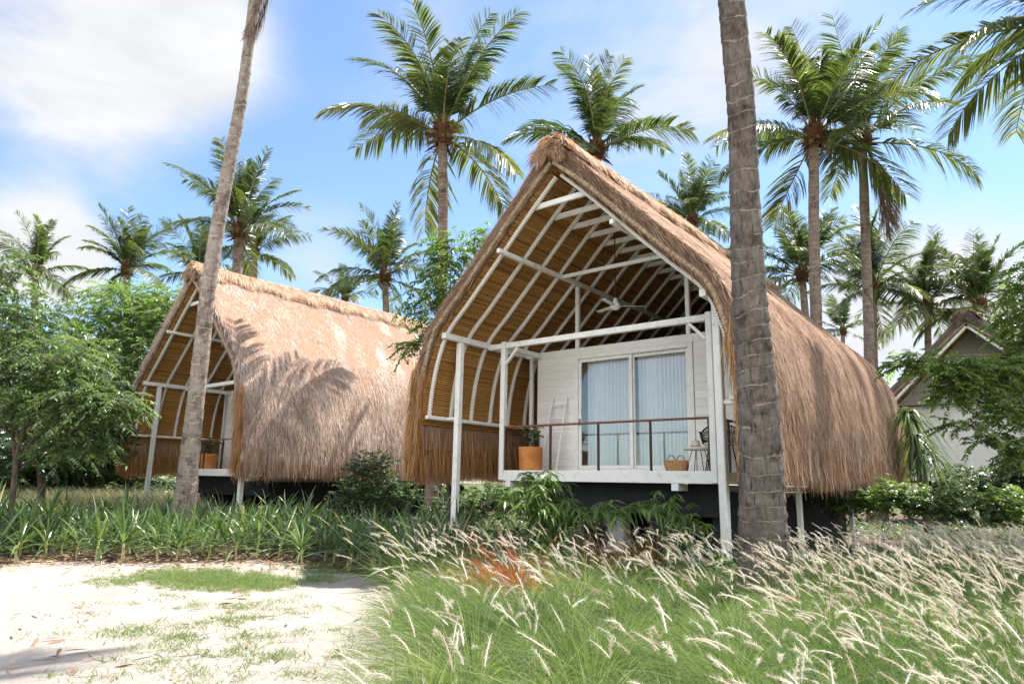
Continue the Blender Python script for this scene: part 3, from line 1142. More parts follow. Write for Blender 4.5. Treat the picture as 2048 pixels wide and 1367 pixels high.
def build_cottage(label, loc):
    root = thing('thatched_cottage', label, 'cottage', loc, 0, 'thatched cottages on posts')
    build_roof(root, M_thatch_red)
    for k in range(17):
        y = -1.3 + .65 * k
        for sg in (-1, 1):
            rafter_mb(sg, y).obj('rafter', M_wrap, root, True)
        one(lambda b: b.span(-.82, .82, y + .046, y + .105, 6.76, 6.87, .008), 'collar_tie', M_white, root)
    for sg in (-1, 1):
        one(lambda b: b.span(sg * 1.30 - .04, sg * 1.30 + .04, -1.55, 9.0, 5.93, 6.02, .008), 'purlin', M_white, root)
        one(lambda b: b.span(sg * 2.87 - .06, sg * 2.87 + .06, -1.42, 9.0, 4.39, 4.52, .012), 'eave_plate', M_white, root)
        one(lambda b: b.span(sg * 3.28 - .05, sg * 3.28 + .05, -1.42, 9.0, 2.72, 2.80, .012), 'lower_plate', M_white, root)
        one(lambda b: b.span(sg * 2.87 - .065, sg * 2.87 + .065, -.955, -.825, 0, 4.387, .014), 'outer_post', M_white, root)
        one(lambda b: b.span(sg * 2.37 - .06, sg * 2.37 + .06, -.06, .06, 1.50, 4.50, .012), 'porch_post', M_white, root)
        one(lambda b: b.bar((sg * 2.30, 0, 4.02), (sg * 1.98, 0, 4.34), .055, .07, (0, 1, 0)), 'knee_brace', M_white, root)
        one(lambda b: b.span(sg * 2.37 - .05, sg * 2.37 + .05, .063, 1.327, 4.33, 4.44, .01), 'side_beam', M_white, root)
        one(lambda b: b.span(sg * 1.35 - .045, sg * 1.35 + .045, 1.335, 1.425, 4.473, 5.927, .008), 'gable_post', M_white, root)
        one(lambda b: b.span(sg * 2.80 - .05, sg * 2.80 + .05, 3.0, 3.1, 0, 1.497, .01), 'deck_post', M_white, root)
        one(lambda b: b.span(sg * 2.80 - .05, sg * 2.80 + .05, 7.0, 7.1, 0, 1.497, .01), 'deck_post', M_white, root)
        one(lambda b: b.span(min(sg * 2.46, sg * 2.80), max(sg * 2.46, sg * 2.80), 1.35, 1.41, 4.36, 4.44), 'stub_beam', M_white, root)
        one(lambda b: b.span(sg * 2.66 - .04, sg * 2.66 + .04, 1.34, 1.42, 1.71, 4.355), 'corner_post', M_white, root)
        one(lambda b: b.bar((sg * 2.87, -.89, 2.76), (sg * 3.22, -.89, 2.76), .05, .06), 'plate_bracket', M_white, root)
    b = MB()
    for x0, x1 in ((-2.805, -2.435), (-2.305, 2.305), (2.435, 2.805)):
        b.span(x0, x1, -.05, .05, 4.345, 4.465, .01)
    b.obj('porch_beam', M_white, root)
    one(lambda b: b.span(-1.255, 1.255, .65, .71, 5.94, 6.02), 'tie_beam', M_white, root)
    # deck
    d = MB()
    nb = 44
    for k in range(nb):
        x0 = -2.40 + 4.8 * k / nb
        d.span(x0 + .002, x0 + 4.8 / nb - .003, .035, 9.0, 1.665, 1.71, .004, rng.random())
    deck = d.obj('deck', M_white, root)
    f = MB()
    f.span(-2.44, 2.44, -.02, .03, 1.49, 1.705, .006)
    f.span(-2.44, -2.405, .033, 9.0, 1.49, 1.70, .006)
    f.span(2.405, 2.44, .033, 9.0, 1.49, 1.70, .006)
    f.obj('deck_fascia', M_white, root)
    for x in (-2.2, 1.62):
        one(lambda b: b.span(x - .07, x + .07, -.017, 9.0, 1.36, 1.487, .008), 'deck_bearer', M_white, root)
    b = MB()
    b.span(-1.95, 1.54, .35, .45, .92, 1.66, .004)
    b.span(1.70, 2.25, .35, .45, .92, 1.66, .004)
    b.span(1.541, 1.699, .36, .44, .92, 1.355, .004)
    b.span(-1.95, -1.85, .455, 8.8, .5, 1.355, .004)
    b.span(2.15, 2.25, .455, 8.8, 0, 1.355, .004)
    b.span(-1.84, 2.14, 3.2, 3.3, 0, 1.355, .004)
    for x in (-1.9, -.55, .95, 2.2):
        b.span(x - .11, x + .11, .46, .68, 0, 1.35, .004)
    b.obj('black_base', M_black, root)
    wall_pieces(root)
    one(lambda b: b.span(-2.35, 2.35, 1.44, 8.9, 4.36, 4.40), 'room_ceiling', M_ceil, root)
    # sliding door
    fr = MB()
    fr.span(-1.415, -1.30, 1.30, 1.44, 1.713, 4.295, .006)
    fr.span(1.33, 1.445, 1.30, 1.44, 1.713, 4.295, .006)
    fr.span(-1.297, 1.327, 1.30, 1.44, 4.20, 4.295, .006)
    fr.span(-1.297, 1.327, 1.30, 1.44, 1.713, 1.775, .006)
    frame = fr.obj('door_frame', M_white, root)
    for x0, x1, y in ((-1.295, .055, 1.345), (.02, 1.325, 1.395)):
        m = MB()
        for a, c, e, g_ in ((x0, x0 + .07, 1.778, 4.195), (x1 - .07, x1, 1.778, 4.195), (x0 + .072, x1 - .072, 1.778, 1.85), (x0 + .072, x1 - .072, 4.125, 4.195)):
            m.span(a, c, y - .018, y + .018, e, g_, .004)
        leaf = m.obj('sliding_door', M_white, root)
        one(lambda b: b.add([(x0 + .07, y, 1.85), (x1 - .07, y, 1.85), (x1 - .07, y, 4.13), (x0 + .07, y, 4.13)], [(0, 1, 2, 3)]), 'pane', M_glass, leaf)
        if x0 < -1:
            one(lambda b: b.span(x0 + .02, x0 + .05, y - .03, y - .019, 2.72, 2.86, .003), 'handle', M_dark_metal, leaf)
    for x0, x1 in ((-1.18, .02), (.10, 1.30)):
        u = np.linspace(0, 1, 180)
        z = np.linspace(1.76, 4.22, 14)
        amp = .035 * (1 + .3 * np.sin(u * 17)) * (1 - .0 * u)
        yy = 1.52 + amp * np.sin(u * 2 * np.pi * 13 + 1.2 * np.sin(u * 9)) + .012 * np.sin(u * 71)
        V = np.stack([np.broadcast_to(x0 + (x1 - x0) * u[None], (14, 180)), np.broadcast_to(yy[None], (14, 180)) + 0 * z[:, None], np.broadcast_to(z[:, None], (14, 180))], -1)
        one(lambda b: b.grid(V), 'curtain', M_curtain, root, True)
    # railing
    r = MB()
    r.span(-2.305, 2.305, -.035, .035, 2.60, 2.64, .012)
    r.span(2.335, 2.405, .065, 1.325, 2.60, 2.64, .012)
    r.span(-2.405, -2.335, .065, 1.325, 2.60, 2.64, .012)
    rail = r.obj('handrail', M_railwood, root)
    for x, y in ((-2.285, 0), (-1.10, 0), (.04, 0), (1.16, 0), (2.285, 0), (2.37, .66), (2.37, 1.27), (-2.37, .66), (-2.37, 1.27)):
        one(lambda b: b.span(x - .02, x + .02, y - .02, y + .02, 1.708, 2.597, .004), 'baluster', M_railpost, rail)
    return root


C1 = build_cottage('thatched cottage with open porch, sliding glass doors and wicker chair behind the railing', (0, 0, 0))
C2 = copy_tree(C1)
C2.location = (-13.6, -.29, 0)
for ch in C2.children:
    for c_ in ch.children:
        if c_.name.startswith('straw_layer'):
            c_.material_slots[0].material = M_thatch      # paler straw than on the near roof
C2['label'] = 'thatched cottage on the left, its sunlit straw roof side on to the viewer'

# third cottage: a closed front in white boards, grey gable
C3 = thing('thatched_cottage', 'thatched cottage with closed grey gable and plain white wall behind leafy branches', 'cottage', (4.5, 21.1, .35), 0, 'thatched cottages on posts')
build_roof(C3, M_thatch_grey, M_thatch_grey)
wall_pieces(C3, False)
one(lambda b: b.span(-2.5, 2.5, 0, .1, 1.72, 4.47, .004), 'front_wall', M_white, C3)
one(lambda b: b.span(-2.56, 2.56, -.06, -.003, 4.42, 4.52, .006), 'wall_cap', M_white, C3)
one(lambda b: b.span(-2.6, 2.6, -.06, 9, 1.5, 1.715, .006), 'deck', M_white, C3)
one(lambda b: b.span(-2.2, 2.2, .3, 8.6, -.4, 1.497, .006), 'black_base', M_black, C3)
gm = MB()
pg = spline(INNER[:5], 14)
V = np.concatenate([np.stack([-pg[::-1, 0], pg[::-1, 1]], -1), pg[1:]])
for y in (-.35, -.30):
    top = np.stack([V[:, 0] * .985, np.full(len(V), y), np.maximum(V[:, 1] - .03, 4.53)], -1)
    bot = top.copy()
    bot[:, 2] = 4.53
    gm.grid(np.stack([bot, top]), flip=(y > -.32))
gm.obj('front_gable', M_gable, C3)
for sg in (-1, 1):
    one(lambda b: b.bar((sg * .02, -1.42, 7.36), (sg * 2.95, -1.42, 4.42), .10, .16, (0, 1, 0)), 'barge_board', M_white, C3)

# ------------------------------------------------------------------ things on the porch
# ceiling fan
t = thing('ceiling_fan', 'white three blade ceiling fan hanging on a dark rod from the porch roof', 'fan', (0, .78, 5.14))
one(lambda b: b.tube([(0, 0, .1), (0, 0, 1.66)], .012, 8), 'rod', M_dark_metal, t)
one(lambda b: b.lathe([(.0, -.09), (.06, -.085), (.105, -.04), (.105, .02), (.06, .07), (.035, .16), (.0, .17)], 24), 'motor', M_white, t, True)
for k in range(3):
    a = R(158 + 120 * k)
    M = np.array([[math.cos(a), -math.sin(a), 0], [math.sin(a), math.cos(a), 0], [0, 0, 1]])
    tl = np.array([[1, 0, 0], [0, math.cos(.2), -math.sin(.2)], [0, math.sin(.2), math.cos(.2)]])
    b = MB()
    b.box(M @ np.array([.36, 0, -.005]), (.54, .10, .008), M @ tl, .003)
    b.obj('blade', M_white, t)
    # arm of the blade
    one(lambda b: b.bar(M @ np.array([.08, 0, 0]), M @ np.array([.17, 0, 0]), .03, .012), 'blade_arm', M_dark_metal, t)

# terracotta pot with a leafy plant
def planter(label, loc):
    t = thing('potted_plant', label, 'plant pot', loc, 0, 'terracotta pots on the porches')
    one(lambda b: b.lathe([(0, 0), (.23, 0), (.245, .02), (.265, .46), (.27, .50), (.245, .50), (.235, .44), (0, .43)], 32), 'pot', M_pot, t, True)
    st = MB()
    lf = MB()
    for k in range(5):
        a = k * 2.4 + loc[0]
        h = .34 + .30 * rng.random()
        p0 = np.array([.03 * math.cos(a), .03 * math.sin(a), .43])
        p1 = p0 + np.array([.13 * math.cos(a), .13 * math.sin(a), h])
        st.tube([p0, (p0 + p1) / 2 + .01, p1], [.008, .007, .004], 6)
        n = 9
        aa = rng.uniform(0, 6.28, n)
        D = nrm(np.stack([np.cos(aa), np.sin(aa), rng.uniform(-.1, 1.0, n)], -1))
        side = nrm(np.cross(D, (0, 0, 1.0)))
        w_ = rng.uniform(.25, 1, (n, 1))
        lf.blades(p0 * (1 - w_) + p1 * w_, D, rng.uniform(.17, .30, n), .105, side, np.stack([0 * aa, 0 * aa, -.10 + 0 * aa], -1), 5, (.2, .85, 1, .7, .05), fold=.25)
    st.obj('stem', M_bark, t, True)
    lf.obj('foliage', M_leafA, t)
    return t


planter('terracotta pot with leafy plant beside the white ladder on the near porch', (-1.95, .45, 1.71))
planter('terracotta pot with plant half hidden behind the leaning palm trunk on the left porch', (-13.6 - 1.9, .3, 1.71))

# white ladder leaning on the wall
t = thing('ladder', 'white wooden ladder leaning on the boarded porch wall', 'ladder')
A0, A1 = np.array([-2.12, .98, 1.71]), np.array([-1.96, 1.27, 3.36])
B0, B1 = np.array([-1.66, .98, 1.71]), np.array([-1.58, 1.27, 3.36])
for a, b_ in ((A0, A1), (B0, B1)):
    one(lambda b: b.bar(a, b_, .045, .035, (0, 1, 0), .008), 'stile', M_white, t)
for k in range(5):
    f = .14 + .19 * k
    one(lambda b: b.bar(A0 + (A1 - A0) * f + (.018, 0, 0), B0 + (B1 - B0) * f - (.018, 0, 0), .03, .03, (0, 1, 0), .008), 'rung', M_white, t)

# basket with two handles
t = thing('wicker_basket', 'woven straw basket with two handles on the deck by the glass door', 'basket', (1.42, .50, 1.71), R(8))
b = MB()
an = np.linspace(0, 2 * np.pi, 48, endpoint=False)
rows = []
for k, z in enumerate(np.linspace(0, .20, 14)):
    f = 1 + .16 * math.sin(z / .20 * 2.2) - .25 * max(0, z - .13) / .07 * .5
    wv = 1 + .025 * np.sin(an * 24 + (k % 2) * np.pi)
    rows.append(np.stack([.20 * f * wv * np.cos(an), .12 * f * wv * np.sin(an), np.full(48, z)], -1))
rows.append(np.stack([.05 * np.cos(an), .03 * np.sin(an), np.full(48, .12)], -1))
b.grid(np.array(rows), wrap=True)
b.obj('body', M_basket, t, True)
for sy in (-1, 1):
    a = np.linspace(0, np.pi, 14)
    one(lambda b: b.tube(np.stack([-.01 + .075 * np.cos(a) + sy * .07, np.full(14, sy * .06), .18 + .11 * np.sin(a)], -1), .011, 8), 'handle', M_basket, t, True)

# side table with a lidded lantern
t = thing('side_table', 'round pale topped side table on thin black legs', 'table', (1.80, .62, 1.71))
one(lambda b: b.lathe([(0, .385), (.26, .385), (.275, .395), (.275, .435), (.265, .445), (0, .445)], 36), 'tabletop', M_tabletop, t, True)
for k in range(4):
    a = R(45 + 90 * k)
    one(lambda b: b.tube([(.12 * math.cos(a), .12 * math.sin(a), .383), (.24 * math.cos(a), .24 * math.sin(a), 0)], .008, 8), 'leg', M_dark_metal, t, True)
t = thing('table_lamp', 'small pale dome shaped lamp standing on the side table', 'lamp', (1.76, .60, 2.155))
one(lambda b: b.lathe([(0, .0), (.085, 0), (.09, .01), (.09, .025), (.0, .025)], 24), 'base', M_orange_wood, t, True)
one(lambda b: b.lathe([(.085, .026), (.088, .05), (.075, .10), (.04, .125), (.012, .13), (.008, .16), (0, .16)], 24), 'shade', M_tabletop, t, True)

# dark rattan armchair
t = thing('rattan_chair', 'dark woven rattan armchair with thin black legs at the porch end', 'chair', (2.14, .86, 1.71), R(20))
t.scale = (1.2, 1.2, 1.12)
an = np.linspace(-.25, np.pi + .25, 40)
b = MB()
def shell(z, k):
    rx, ry = .26 + .05 * k, .25 + .05 * k
    return np.stack([rx * np.cos(an), ry * np.sin(an) - .02, z + 0 * an], -1)
top = shell(.64, 1)
top[:, 2] += .16 * np.sin(np.clip((an - .5) / 2.2, 0, 1) * np.pi) ** .7
b.tube(top, .014, 8)
mid = shell(.56, .75)
b.tube(mid, .008, 6)
lo = shell(.46, .2)
b.tube(lo, .012, 8)
for k in range(0, 40):
    b.tube([lo[k], (mid[k]), top[k]], .0045, 5)
    if k < 38:
        b.tube([lo[k], (mid[k + 1]), top[k + 2]], .004, 5)
b.obj('backrest', M_rattan, t, True)
one(lambda b: b.lathe([(0, .43), (.25, .43), (.27, .445), (.25, .465), (0, .47)], 28), 'seat', M_tabletop, t, True)
for sx in (-1, 1):
    for sy in (-1, 1):
        one(lambda b: b.tube([(sx * .17, sy * .16, .43), (sx * .23, sy * .22, 0)], .009, 8), 'leg', M_dark_metal, t, True)
    one(lambda b: b.tube([(sx * .23, -.22, .01), (sx * .23, .22, .01)], .008, 8), 'runner', M_dark_metal, t, True)

# under the near cottage
t = thing('condenser_unit', 'pale grey air conditioner box standing under the near cottage', 'air conditioner', (-.35, .95, 0))
one(lambda b: b.span(-.45, .45, -.15, .15, .12, .82, .02), 'casing', M_grey, t)
one(lambda b: b.lathe([(.0, 0), (.24, 0), (.25, .01), (.22, .012), (0, .012)], 32), 'grille', M_dark_metal, t).matrix_local = Matrix.Translation((-.1, -.151, .47)) @ Matrix.Rotation(R(90), 4, 'X')
for sx in (-1, 1):
    one(lambda b: b.span(sx * .35 - .04, sx * .35 + .04, -.14, .14, 0, .118, .005), 'foot', M_dark_metal, t)
t = thing('step_ladder', 'orange wooden steps stored in the dark beneath the near cottage', 'ladder', (.55, 1.6, 0))
for sx in (-1, 1):
    one(lambda b: b.bar((sx * .22, -.35, 0), (sx * .22, .15, 1.30), .05, .09, (0, 1, 0)), 'stile', M_orange_wood, t)
for k in range(6):
    f = .12 + .16 * k
    one(lambda b: b.span(-.193, .193, -.35 + .5 * f - .06, -.35 + .5 * f + .06, 1.3 * f - .015, 1.3 * f + .015, .004), 'tread', M_orange_wood, t)

# ------------------------------------------------------------------ coconut palms
def frond_mesh(e0, droop, seed, name='frond', dead=False):
    """unit-length frond along +X rising at e0 degrees and bending down by droop degrees"""
    r = np.random.default_rng(seed)
    m = 26
    s = np.linspace(0, 1, m)
    el = R(e0) - R(droop) * s ** 1.5
    sway = .25 * (r.random() - .5) * s ** 2
    d = np.stack([np.cos(el) * np.cos(sway), np.cos(el) * np.sin(sway), np.sin(el)], -1)
    P = np.concatenate([[(0, 0, 0)], np.cumsum((d[:-1] + d[1:]) / 2 / (m - 1), axis=0)])
    b = MB()
    b.tube(P, np.interp(s, [0, .1, 1], [.016, .009, .0015]), 5, rnd=r.random(), mi=1)
    n = 128
    u = np.linspace(.15, .985, n) + r.normal(0, .004, n)
    u = np.clip(u, .12, .99)
    roll = (r.random() - .5) * 1.5
    fr_tone = r.random()
    tear = r.uniform(.2, .95, 3)
    for sg in (-1, 1):
        keep = (r.random(n) > (.05 + .25 * (r.random() < .25))) & (np.abs(u - tear[0]) > .018) & (np.abs(u - tear[1]) > .025 * (sg > 0)) & (np.abs(u - tear[2]) > .03 * (sg < 0))
        # torn / clumped groups
        uu = u[keep]
        k = len(uu)
        idx = uu * (m - 1)
        i = np.clip(idx.astype(int), 0, m - 2)
        f = (idx - i)[:, None]
        B = P[i] * (1 - f) + P[i + 1] * f
        T = nrm(d[i])
        S0 = nrm(np.cross(T, (0, 0, 1.0)) + 1e-6)
        Uv = nrm(np.cross(S0, T))
        cr, sr = math.cos(roll), math.sin(roll)
        S1 = S0 * cr + Uv * sr
        clump = .30 * np.sin(uu * 44 + r.random() * 6 + sg) + r.normal(0, .09, k)
        fw = .55 + .55 * uu + clump * .5
        D = nrm(sg * S1 + T * fw[:, None] + Uv * (.30 + r.normal(0, .12, k))[:, None])
        ln = .262 * np.interp(uu, [0, .15, .35, .7, .9, 1], [.55, .75, 1, .92, .62, .35]) * r.uniform(.88, 1.08, k)
        hang = np.interp(uu, [0, 1], [.75, .5]) * (1.25 if dead else np.interp(e0, [0, 60, 90], [1.0, .62, .35]))
        bend = np.stack([0 * ln, 0 * ln, -ln * hang * (1 + .35 * np.abs(clump) * 2)], -1)
        side = nrm(np.cross(D, np.array([0, 0, 1.0]) + r.normal(0, .35, (k, 3))))
        side = nrm(side * 0.75 + T * .65)
        rr = np.clip(np.interp(e0, [-10, 30, 90], [.62, .42, .46]) + .25 * (uu - .5) + r.normal(0, .17, k) + .3 * (fr_tone - .5), 0, 1)
        b.blades(B, D, ln, (0.0108 * np.interp(uu, [.1, .4, 1], [1.15, 1.1, .8])) if not dead else .010, side, bend, 3, (.6, 1, .8, .1), rr)
    return b.mesh(name, [M_dead if dead else M_frond, M_dead if dead else M_rachis])


FR = []
for k, (e0, dr) in enumerate([(86, 14), (79, 30), (70, 42), (59, 52), (46, 58), (32, 62), (14, 60), (-6, 52)]):
    FR.append([frond_mesh(e0 + q * 5 - 5, dr + q * 7 - 6, 100 + k * 5 + q) for q in range(3)])
DEAD = [frond_mesh(-76, 12, 900, 'dead_frond', True), frond_mesh(-66, 20, 901, 'dead_frond', True)]


def sheath_mb(seed):
    r = np.random.default_rng(seed)
    b = MB()
    z = np.linspace(-.30, .28, 8)
    b.lathe(np.stack([.15 + .10 * np.sin((z + .3) / .58 * 2.6), z], -1), 14, rnd=.15)
    n = 46
    a = np.arange(n) * 2.4
    zz = np.linspace(-.30, .22, n)
    P = np.stack([.17 * np.cos(a), .17 * np.sin(a), zz], -1)
    el = np.linspace(-.5, 1.1, n) + r.normal(0, .2, n)
    D = nrm(np.stack([np.cos(a) * np.cos(el), np.sin(a) * np.cos(el), np.sin(el)], -1))
    side = nrm(np.stack([-np.sin(a), np.cos(a), 0 * a], -1))
    b.blades(P, D, r.uniform(.16, .40, n), r.uniform(.07, .13, n), side, np.stack([0 * a, 0 * a, -.05 + 0 * a], -1), 3, (1, .8, .6, .25), fold=.5)
    n = 120
    a = r.uniform(0, 6.28, n)
    P = np.stack([.2 * np.cos(a), .2 * np.sin(a), r.uniform(-.3, .2, n)], -1)
    D = nrm(np.stack([np.cos(a) * .6, np.sin(a) * .6, r.uniform(-1, .4, n)], -1))
    b.blades(P, D, r.uniform(.1, .3, n), .012, nrm(np.stack([-np.sin(a), np.cos(a), 0 * a], -1)), np.stack([0 * a, 0 * a, -.1 + 0 * a], -1), 2, (1, .8, .2))
    return b


SHEATH = [sheath_mb(k).mesh('leaf_base', M_sheath) for k in range(3)]
cm = MB()
for k in range(7):
    a = k * .9
    c = np.array([.20 * math.cos(a), .20 * math.sin(a), -.12 - .06 * (k % 3)])
    th = np.linspace(0, np.pi, 8)
    cm.lathe(np.stack([.085 * np.sin(th), -.10 * np.cos(th)], -1), 10, c)
COCO = cm.mesh('coconut_cluster', M_coco, True)


def trunk_mb(P, rad, rows, n, amp, seed):
    """trunk along points P (k,3) with radii, ring scars as small ledges"""
    r = np.random.default_rng(seed)
    P, rad = np.asarray(P, float), np.asarray(rad, float)
    t = np.concatenate([[0], np.cumsum(np.linalg.norm(np.diff(P, axis=0), axis=1))])
    C = spline(P, rows)
    tt = np.linspace(0, t[-1], rows)
    rr = np.interp(tt, t, rad)
    an = np.linspace(0, 2 * np.pi, n, endpoint=False)
    tilt = r.uniform(-.3, .3) + .25 * np.sin(tt * 2.3)
    wob = np.cumsum(r.normal(0, 1, rows)) * .035 + .55 * np.sin(tt * 1.7 + seed) + .3 * np.sin(tt * 4.1)
    ph = tt[:, None] / .20 + tilt[:, None] * .55 * np.cos(an[None] + tt[:, None] * .5) + .05 * np.sin(3 * an[None] + tt[:, None] * 2.7) + wob[:, None]
    saw = 1 - (ph % 1.0)
    jit = 1 + amp * (saw - .5) + amp * .5 * r.normal(0, .35, (rows, n)) + amp * .9 * np.sin(an[None] * 3 + tt[:, None] * 1.3) * .4
    b = MB()
    b.tube(C, rr, n, cap=True, jit=jit, rnd=np.concatenate([ph.reshape(-1), ph[0, :1], ph[-1, :1]]))
    return b, C


def palm(label, base, crown, Lf, r0, r1, nf=22, seed=0, lean=0.0, coco=False, name='coconut_palm', rows=60, seg=12, az0=None, skipaz=None, grp='coconut palms behind the cottages', bark=None, old=1.0):
    r = np.random.default_rng(seed)
    base, crown = np.asarray(base, float), np.asarray(crown, float)
    t = thing(name, label, 'palm tree', base, 0, grp)
    rel = crown - base
    f = np.linspace(0, 1, 7)[:, None]
    bow = np.array([math.cos(seed), math.sin(seed), 0]) * lean
    P = rel * f + bow * (4 * f * (1 - f)) + np.array([rel[0], rel[1], 0]) * (f ** 1.5 - f) * .3
    rad = np.interp(f[:, 0], [0, .08, .3, 1], [r0 * 1.45, r0 * 1.05, r0, r1])
    b, C = trunk_mb(P, rad, rows, seg, .07, seed)
    b.obj('trunk', bark or M_trunk_far, t, True)
    sc = Lf / 3.6
    sh = link('leaf_base', SHEATH[seed % 3], t, rel)
    sh.scale = (sc * r1 / .13, sc * r1 / .13, sc * 1.15)
    if coco:
        c = link('coconut_cluster', COCO, t, rel)
        c.scale = (sc,) * 3
    for k in range(nf):
        q = k / (nf - 1)
        cls = min(7, int(q ** 1.15 * 8 * old))
        a = k * 2.39996 + (az0 if az0 is not None else r.random() * 6.28) * (1 if az0 is not None else 0) + r.normal(0, .22) + seed
        o = link('frond', FR[cls][r.integers(3)], t, rel + np.array([.06 * math.cos(a), .06 * math.sin(a), .22 * sc - .3 * q * sc]))
        s = Lf * (1.0 - .22 * (q < .12) - .10 * abs(q - .5)) * r.uniform(.78, 1.1)
        o.scale = (s, s * r.choice((-1, 1)), s)
        o.rotation_euler = (r.normal(0, .16), r.normal(0, .13), a)
    return t, rel


# label, foot px, crown px (x, y), depth, frond length, trunk radius
PALMS = [
    ('tall coconut palm between the two near cottages with vines round its lower trunk', 862, 885, 268, 21.5, 4.05, .185, .15, 21, 1, 1.0),
    ('coconut palm rising right behind the near cottage ridge', 1196, 1193, 300, 24.0, 3.6, .2, .16, 19, 12, .95),
    ('tall coconut palm with wide crown just right of the thick near trunk', 1652, 1628, 272, 22.5, 4.0, .20, .16, 21, 3, 1.0),
    ('tall coconut palm with a dead brown frond hanging down its trunk', 1740, 1724, 282, 24.5, 4.3, .185, .15, 19, 14, 1.0),
    ('dark coconut palm behind the leaning trunk and the left cottage ridge', 470, 478, 462, 28.0, 3.5, .24, .19, 22, 5, .95),
    ('smaller coconut palm close beside the dark palm over the left cottage ridge', 503, 508, 505, 38.0, 3.2, .22, .17, 18, 6, 1.0),
    ('coconut palm over the middle of the left cottage ridge', 764, 770, 552, 35.0, 3.7, .20, .16, 22, 7, 1.0),
    ('low distant palm tuft peeping over the left cottage ridge', 690, 690, 598, 48.0, 2.9, .2, .16, 16, 8, .8),
    ('coconut palm with fanned crown above the green trees at left', 255, 254, 538, 38.0, 3.6, .22, .17, 22, 9, .85),
    ('leftmost coconut palm against the white cloud', 70, 72, 545, 38.0, 3.2, .2, .16, 18, 10, .95),
    ('pale coconut palm half hidden behind the left end of the left cottage ridge', 398, 398, 550, 46.0, 4.2, .2, .16, 20, 11, .9),
    ('coconut palm behind the right slope of the near cottage roof', 1388, 1385, 440, 34.0, 3.2, .2, .16, 22, 2, .95),
    ('coconut palm crown behind and between the thick trunk and the tall right palms', 1618, 1604, 548, 31.0, 3.7, .20, .15, 22, 13, 1.0),
    ('coconut palm with drooping fronds just right of the tall twin trunks', 1762, 1748, 575, 32.5, 3.7, .17, .13, 22, 4, 1.0),
    ('coconut palm with ragged base over the leafy branch at right', 1872, 1855, 612, 33.0, 3.6, .18, .14, 22, 15, 1.0),
    ('coconut palm directly behind the gable of the far right cottage', 1962, 1960, 612, 32.0, 3.7, .18, .15, 22, 16, 1.0),
    ('small far palm between the tall twin trunks at right', 1686, 1686, 662, 52.0, 3.3, .2, .15, 16, 17, .95),
    ('tall coconut palm crown reaching in from the right edge at the top', 2140, 2150, 40, 15.0, 3.9, .19, .15, 26, 18, 1.0),
]
for lab, fx, cx, cy, dep, Lf, r0, r1, nf, sd_, old in PALMS:
    t, rel = palm(lab, foot(fx, dep), at(cx, cy, dep), Lf, r0, r1, nf, sd_, coco=(sd_ in (1, 3, 7, 5)), old=old, lean=.15)
    if sd_ in (14,):
        for k in range(2):
            o = link('dead_frond', DEAD[k], t, rel + np.array([.12, .05, -.25]))
            o.scale = (3.2 - .5 * k,) * 3
            o.rotation_euler = (0, 0, YAW + .2 * k - .1)

# the two near palms
def near_palm(label, pts, dep, zc, bark, Lf, seed, pitch_rows):
    P = np.array([at(x, y, dep) for x, y, w in pts])
    rad = np.array([w / 2 * dep / F_PX for x, y, w in pts])
    base = P[0].copy()
    base[2] = 0
    P = P - base
    P[0, 2] = -.05
    d = P[-1] - P[-2]
    d = d / d[2]
    k = (zc - P[-1][2])
    P = np.vstack([P, P[-1] + d * k * .5 + np.array([.05, 0, 0]), P[-1] + d * k * .9])
    rad = np.append(rad, [rad[-1] * .97, rad[-1] * .92])
    t = thing('coconut_palm', label, 'palm tree', base, 0, 'near palms in front of the cottages')
    b, C = trunk_mb(P, rad, pitch_rows, 48, .075, seed)
    b.obj('trunk', bark, t, True)
    top = P[-1]
    r = np.random.default_rng(seed)
    sh = link('leaf_base', SHEATH[seed % 3], t, top)
    sh.scale = (1.3,) * 3
    for k in range(24):
        q = k / 23
        a = k * 2.39996 + seed
        o = link('frond', FR[min(7, int(q * 8))][r.integers(3)], t, top + np.array([0, 0, .25 - .3 * q]))
        s = Lf * r.uniform(.9, 1.08)
        o.scale = (s,) * 3
        o.rotation_euler = (r.normal(0, .1), r.normal(0, .1), a)
    return t, top


tR, topR = near_palm('thick grey ringed palm trunk standing close in front of the near cottage',
                     [(1532, 1208, 112), (1529, 1120, 100), (1525, 1000, 89), (1521, 900, 82), (1515, 800, 77), (1508, 727, 73), (1500, 620, 68), (1494, 500, 63),
                      (1490, 400, 58), (1487, 300, 55), (1480, 180, 53), (1471, 90, 52), (1462, 0, 51)], 8.2, 16.0, M_trunk_near, 4.4, 31, 420)
tL, topL = near_palm('slender pale palm trunk leaning right across the left cottage front',
                     [(356, 1099, 56), (364, 1040, 46), (374, 960, 39), (381, 900, 37), (392, 800, 32), (403, 700, 31), (413, 600, 29), (440, 430, 27),
                      (462, 310, 25), (482, 200, 22), (496, 100, 20), (508, 0, 19)], 15.0, 19.5, M_trunk_pale, 4.2, 24, 420)
P_ = at(546, -75, 14.95) - np.array(tL.location)
o = link('dead_frond', DEAD[0], tL, P_)
o.scale = (1.9,) * 3
o.rotation_euler = (0, .36, YAW + .1)

